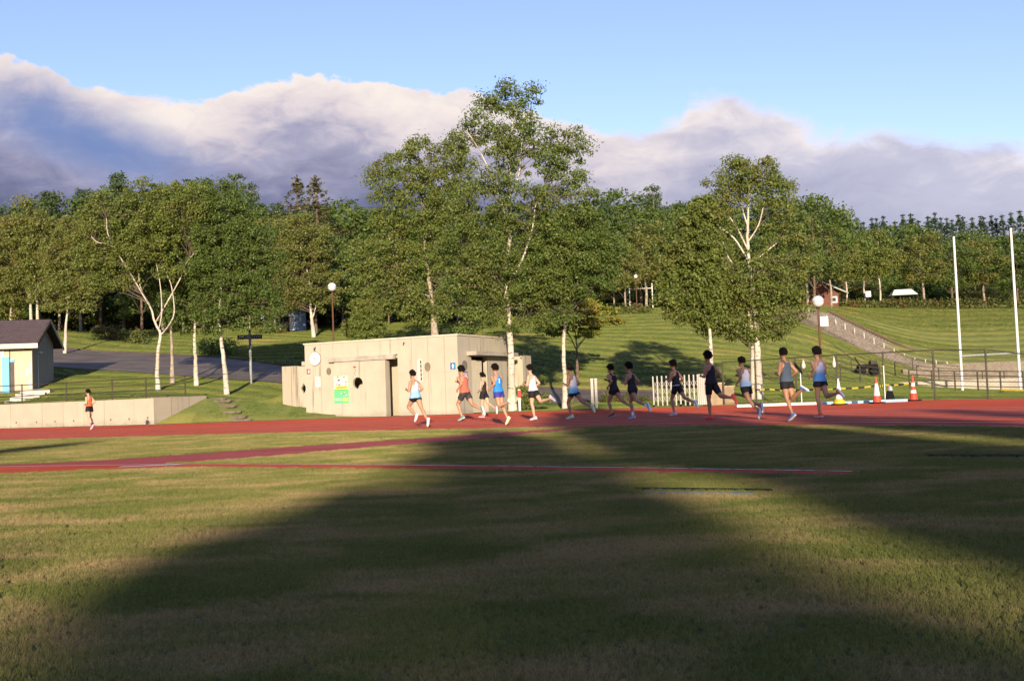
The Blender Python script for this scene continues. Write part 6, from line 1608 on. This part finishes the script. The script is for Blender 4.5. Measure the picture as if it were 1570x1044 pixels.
RUN = [
 ((140, 659.5), 61.5, P(MID, L=(-8, 20), R=(8, 42), lf=20, rf=10, arm=.3, lean=4, ua=-8), dict(top=cloth('orange_singlet', (0.86, 0.16, 0.06)), bottom=c_blk2, shoe=sh_pink, sole=sole_w, skin=1, tail=True, short=.38, flare=.03, hair=.2, hem=.05, sock=sock_b), 'lone runner in orange singlet and black shorts by the retaining wall', True),
 ((655, 655), 87, P(TOE, arm=.55), dict(top=cloth_grad('white_sky_singlet', (0.80, 0.78, 0.78), (0.30, 0.58, 0.80), .30, .62), bottom=c_blk2, shoe=flat('shoe_grey', (0.55, 0.58, 0.60)), sole=sole_w, short=.30, hem=-.06, hair=.3), 'leading runner in white and light blue singlet beside the toilet block', False),
 ((706, 646), 84, P(SPLIT, L=(38, 60), arm=-1.0, lean=11), dict(top=cloth_pat('red_patterned_singlet', (0.50, 0.08, 0.05), (0.66, 0.15, 0.09), 38), bottom=cloth_pat('dark_patterned_shorts', (0.10, 0.09, 0.09), (0.03, 0.028, 0.03), 30), shoe=sh_gr, sole=sole_w, short=.55, flare=.012, hair=.9), 'runner in red patterned singlet and grey patterned shorts', False),
 ((738, 640.5), 69, P(MID, L=(6, 8), R=(-22, 40), rf=30, arm=.2, elbow=60, lean=2, ua=14), dict(top=cloth('black_tank', (0.035, 0.028, 0.03)), bottom=c_blk2, shoe=sh_pink, sole=sole_w, skin=1, tail=True, short=.45, flare=.03, hair=.2, hem=.03), 'woman in black tank top and pink shoes beside the side doorway', True),
 ((777, 652.5), 85, P(MID2, R=(-8, 22), L=(-10, 98), arm=-.7, rf=22), dict(top=cloth('bright_blue_singlet', (0.04, 0.25, 0.72)), bottom=cloth('indigo_shorts', (0.055, 0.05, 0.30)), shoe=sh_mint, sole=sole_l, short=.36, flare=.026, hair=1.0, mark=True), 'runner in bright blue singlet and indigo shorts', False),
 ((817, 645), 85, P(MID, L=(2, 14), R=(-34, 70), arm=.55), dict(top=cloth('white_singlet', (0.80, 0.74, 0.72)), bottom=c_blk2, shoe=flat('shoe_pale_pink', (0.80, 0.62, 0.60)), sole=sole_w, skin=1, short=.5, flare=.026, hair=.8), 'runner in white singlet and black shorts right of the big birch', False),
 ((873, 643.5), 83, P(SPLIT, L=(28, 42), R=(-36, 30), arm=.55), dict(top=cloth_grad('white_blue_singlet', (0.78, 0.74, 0.74), (0.16, 0.42, 0.66), .22, .50), bottom=c_tight, shoe=sh_mint, sole=sole_l, short=.42, flare=.006, hair=.1, hem=-.09, cap=cloth('dark_cap', (0.03, 0.028, 0.025)), skin=2), 'runner in dark cap with white and blue singlet', False),
 ((936, 641), 81, P(SPLIT, L=(26, 42), R=(-34, 28), arm=-1.0), dict(top=c_black, bottom=c_blk2, shoe=sh_bk, sole=flat('sole_grey', (0.45, 0.42, 0.4)), short=.30, skin=2, hair=1.0, hem=-.05, racer=False), 'runner in all black with arms swung wide, left of the black pair', False),
 ((968, 643), 84, P(SPLIT2, R=(24, 36), L=(-34, 34), arm=.6), dict(top=c_black, bottom=c_blk2, shoe=flat('shoe_light_blue', (0.18, 0.34, 0.66)), sole=sole_w, sock=sock_w, short=.30, skin=2, hair=1.5, hem=-.05), 'runner in all black with white socks and blue shoes', False),
 ((1031, 638), 84, P(SPLIT, L=(24, 34), R=(-34, 34), arm=.6), dict(top=c_black, bottom=c_tight, shoe=flat('shoe_violet_white', (0.55, 0.52, 0.62)), sole=sole_w, short=.52, flare=.006, skin=2, hair=1.4, stripe=True), 'runner in black with a pale waist stripe before the folding gate', False),
 ((1086, 643.5), 103, P(MID, L=(6, 10), R=(-38, 46), arm=.5, lean=5), dict(top=c_black, bottom=c_tight, shoe=sh_red, sole=sh_red, short=.80, flare=.005, skin=2, hair=1.4, hem=-.03), 'tall runner in black with knee length tights and coral shoes', False),
 ((1163, 643), 92, P(SPLIT2, L=(-26, 22), R=(-6, 70), lf=40, rf=25, arm=-.9), dict(top=cloth_grad('white_paleblue_singlet', (0.70, 0.68, 0.74), (0.28, 0.42, 0.62), .15, .55), bottom=c_blk2, shoe=flat('shoe_slate', (0.25, 0.32, 0.38)), sole=sole_w, short=.45, flare=.022, skin=2, hair=.3), 'runner in white to pale blue singlet before the twin birch', False),
 ((1213, 647), 103, P(MID, L=(-10, 14), R=(-16, 105), lf=10, arm=.5, lean=4), dict(top=cloth('slate_grey_singlet', (0.07, 0.095, 0.13)), bottom=c_blk2, shoe=sh_blue, sole=sole_w, short=.42, flare=.022, skin=2, hair=.3, racer=False), 'runner in slate grey singlet, second from the right', False),
 ((1254, 641), 107, P(MID, L=(4, 10), R=(-18, 84), arm=-.6, lean=4), dict(top=cloth_grad('white_deepblue_singlet', (0.62, 0.60, 0.72), (0.10, 0.30, 0.62), .30, .62), bottom=c_blk2, shoe=sh_or, sole=sole_w, short=.34, flare=.024, skin=0, hair=1.3, hem=-.04), 'last runner in white to blue singlet and orange shoes, rightmost', False),
]
people = []
for fpx_, ph, po_, fi, lb, fm_ in RUN: people.append(runner(fpx_, ph, po_, fi, lb, female=fm_))
# ================================================================== INFIELD GRASS (blades)
def in_poly(px, py, poly):
    ins = np.zeros(len(px), bool); n = len(poly); j = n - 1
    for i in range(n):
        xi, yi = poly[i]; xj, yj = poly[j]
        c = ((yi > py) != (yj > py)) & (px < (xj - xi) * (py - yi) / ((yj - yi) + 1e-12) + xi); ins ^= c; j = i
    return ins
poly_track = [(p.x, p.y) for p in Nd] + [(p.x, p.y + 3) for p in reversed(NO)]
poly_r1 = [(p.x, p.y) for p in A_] + [(p.x, p.y) for p in reversed(B_)]
poly_r2 = [(p.x, p.y) for p in A2] + [(p.x, p.y) for p in reversed(B2)]
cells = []
for y0, y1, s in ((2.4, 22, 0.2), (22, 47, 0.4)):
    yy = np.arange(y0, y1, s)
    for y in yy:
        hw = 0.56 * (y + s) + 1.2
        for x in np.arange(-hw, hw, s): cells.append((x, y, s))
C = np.array(cells); cx = C[:, 0] + C[:, 2] / 2; cy = C[:, 1] + C[:, 2] / 2
keep = ~(in_poly(cx, cy, poly_track) | in_poly(cx, cy, poly_r1) | in_poly(cx, cy, poly_r2)) & (cy < np.interp(cx, Lx, Ly_))
C = C[keep]
gv = []; gf = []; dn = []; sc_ = []
for x, y, s in C:
    k = len(gv); gv += [(x, y, -.012), (x + s, y, -.012), (x + s, y + s, -.012), (x, y + s, -.012)]; gf.append((k, k + 1, k + 2, k + 3))
    dn.append(float(np.interp(y, [4, 8, 14, 24, 45], [1700, 950, 400, 150, 55]))); sc_.append(float(np.interp(y, [4, 8, 14, 24, 45], [0.65, 0.85, 1.25, 2.0, 3.0])))
gme = bpy.data.meshes.new('infield_grass'); gme.from_pydata(gv, [], gf); gme.update()
for nm, dat in (('dens', dn), ('scl', sc_)):
    at_ = gme.attributes.new(nm, 'FLOAT', 'FACE'); at_.data.foreach_set('value', np.array(dat, np.float32))
gme.materials.append(M_blade)
grass = link_mesh('infield_grass', gme); tag(grass, 'short patchy turf of the infield in front of the track', 'grass', kind='stuff')
ng = bpy.data.node_groups.new('turf', 'GeometryNodeTree'); ng.interface.new_socket('Geometry', in_out='INPUT', socket_type='NodeSocketGeometry'); ng.interface.new_socket('Geometry', in_out='OUTPUT', socket_type='NodeSocketGeometry')
G = NT(ng); gi = G.node('NodeGroupInput'); go_ = G.node('NodeGroupOutput')
def rnd(lo, hi, typ='FLOAT', seed=0):
    r = G.node('FunctionNodeRandomValue'); r.data_type = typ
    if typ == 'FLOAT': r.inputs[2].default_value = lo; r.inputs[3].default_value = hi; r.inputs['Seed'].default_value = seed; return r.outputs[1]
    r.inputs[0].default_value = lo; r.inputs[1].default_value = hi; r.inputs['Seed'].default_value = seed; return r.outputs[0]
# one tuft: a dozen thin three-sided blades
pt = G.node('GeometryNodePoints'); pt.inputs[0].default_value = 13; G.l.new(rnd((-.022, -.022, 0), (.022, .022, 0), 'FLOAT_VECTOR', 3), pt.inputs[1])
cn = G.node('GeometryNodeMeshCone'); cn.inputs['Vertices'].default_value = 3; cn.inputs['Radius Top'].default_value = 0; cn.inputs['Radius Bottom'].default_value = 0.0028; cn.inputs['Depth'].default_value = 0.036
cn.fill_type = 'NONE'
ib = G.node('GeometryNodeInstanceOnPoints'); G.l.new(pt.outputs[0], ib.inputs['Points']); G.l.new(cn.outputs[0], ib.inputs['Instance'])
G.l.new(rnd((-.75, -.75, 0), (.75, .75, 6.28), 'FLOAT_VECTOR', 5), ib.inputs['Rotation']); G.l.new(rnd(0.55, 1.15, 'FLOAT', 7), ib.inputs['Scale'])
rz = G.node('GeometryNodeRealizeInstances'); G.l.new(ib.outputs[0], rz.inputs[0])
sm_ = G.node('GeometryNodeSetMaterial'); G.l.new(rz.outputs[0], sm_.inputs[0]); sm_.inputs['Material'].default_value = M_blade
ds = G.node('GeometryNodeDistributePointsOnFaces'); G.l.new(gi.outputs[0], ds.inputs[0])
na = G.node('GeometryNodeInputNamedAttribute'); na.data_type = 'FLOAT'; na.inputs[0].default_value = 'dens'; G.l.new(na.outputs[0], ds.inputs['Density'])
na2 = G.node('GeometryNodeInputNamedAttribute'); na2.data_type = 'FLOAT'; na2.inputs[0].default_value = 'scl'
io = G.node('GeometryNodeInstanceOnPoints'); G.l.new(ds.outputs[0], io.inputs['Points']); G.l.new(sm_.outputs[0], io.inputs['Instance'])
G.l.new(rnd((0, 0, 0), (0, 0, 6.28), 'FLOAT_VECTOR', 9), io.inputs['Rotation'])
cx_ = G.node('ShaderNodeCombineXYZ'); jit = rnd(0.75, 1.2, 'FLOAT', 11)
wsc = G.math('MULTIPLY', na2.outputs[0], jit)
hsc = G.math('MULTIPLY', G.math('POWER', na2.outputs[0], 0.35), jit)
for i, s in ((0, wsc), (1, wsc), (2, hsc)): G.l.new(s, cx_.inputs[i])
G.l.new(cx_.outputs[0], io.inputs['Scale'])
jn = G.node('GeometryNodeJoinGeometry'); G.l.new(io.outputs[0], jn.inputs[0]); G.l.new(gi.outputs[0], jn.inputs[0])
tr_ = G.node('GeometryNodeTransform'); 
G.l.new(io.outputs[0], go_.inputs[0])
md = grass.modifiers.new('turf', 'NODES'); md.node_group = ng

# ---- the same for the mown hillside lawns (coarser, farther away)
road_poly = [(p.x, p.y) for p in catmull(frontE, 8)] + [(p.x, p.y) for p in reversed(catmull(backE, 8))]
stair_poly = [(p.x, p.y) for p in (bot_l, bot_r, top_r, top_l)]
bld = [tuple(bw(u, v, 0)[:2]) for u, v in ((-1.6, 0.1), (UL + .3, -.3), (UL + .4, 9.2), (-1.6, 5.6))]
hc0 = Matrix.Rotation(ang, 3, 'Z'); hutp = [tuple((Vector((hp0.x, hp0.y, 0)) + hc0 @ Vector((a, b_, 0)))[:2]) for a, b_ in ((-9, 0), (0.05, 0), (0.05, Wd), (-9, Wd))]
cells = []
y = 34.0
while y < 140:
    s = 0.8 if y < 62 else 1.3
    for x in np.arange(-0.52 * y - 2, 0.52 * y + 2, s):
        if y > LY(x + s / 2) + (0.75 if Xws < x < Xwe else 0.42): cells.append((x, y, s))
    y += s
C = np.array(cells); cx = C[:, 0] + C[:, 2] / 2; cy = C[:, 1] + C[:, 2] / 2
keep = ~(in_poly(cx, cy, road_poly) | in_poly(cx, cy, stair_poly) | in_poly(cx, cy, bld) | in_poly(cx, cy, hutp))
C = C[keep]; gv = []; gf = []; dn = []; sc_ = []
for x, y, s in C:
    k = len(gv); gv += [(a, b_, hz(a, b_) - .01) for a, b_ in ((x, y), (x + s, y), (x + s, y + s), (x, y + s))]; gf.append((k, k + 1, k + 2, k + 3))
    dn.append(float(np.interp(y, [40, 60, 90, 140], [60, 42, 24, 12]))); sc_.append(float(np.interp(y, [40, 60, 90, 140], [3.2, 4.0, 5.2, 7.0])))
lme = bpy.data.meshes.new('lawn_grass'); lme.from_pydata(gv, [], gf); lme.update()
for nm, dat in (('dens', dn), ('scl', sc_)):
    at_ = lme.attributes.new(nm, 'FLOAT', 'FACE'); at_.data.foreach_set('value', np.array(dat, np.float32))
lme.materials.append(M_lawnblade)
lawn = link_mesh('lawn_grass', lme); tag(lawn, 'mown grass covering the hillside behind the track', 'grass', kind='stuff')
ng2 = ng.copy()
for nd in ng2.nodes:
    if nd.bl_idname == 'GeometryNodeSetMaterial': nd.inputs['Material'].default_value = M_lawnblade
lawn.modifiers.new('turf', 'NODES').node_group = ng2
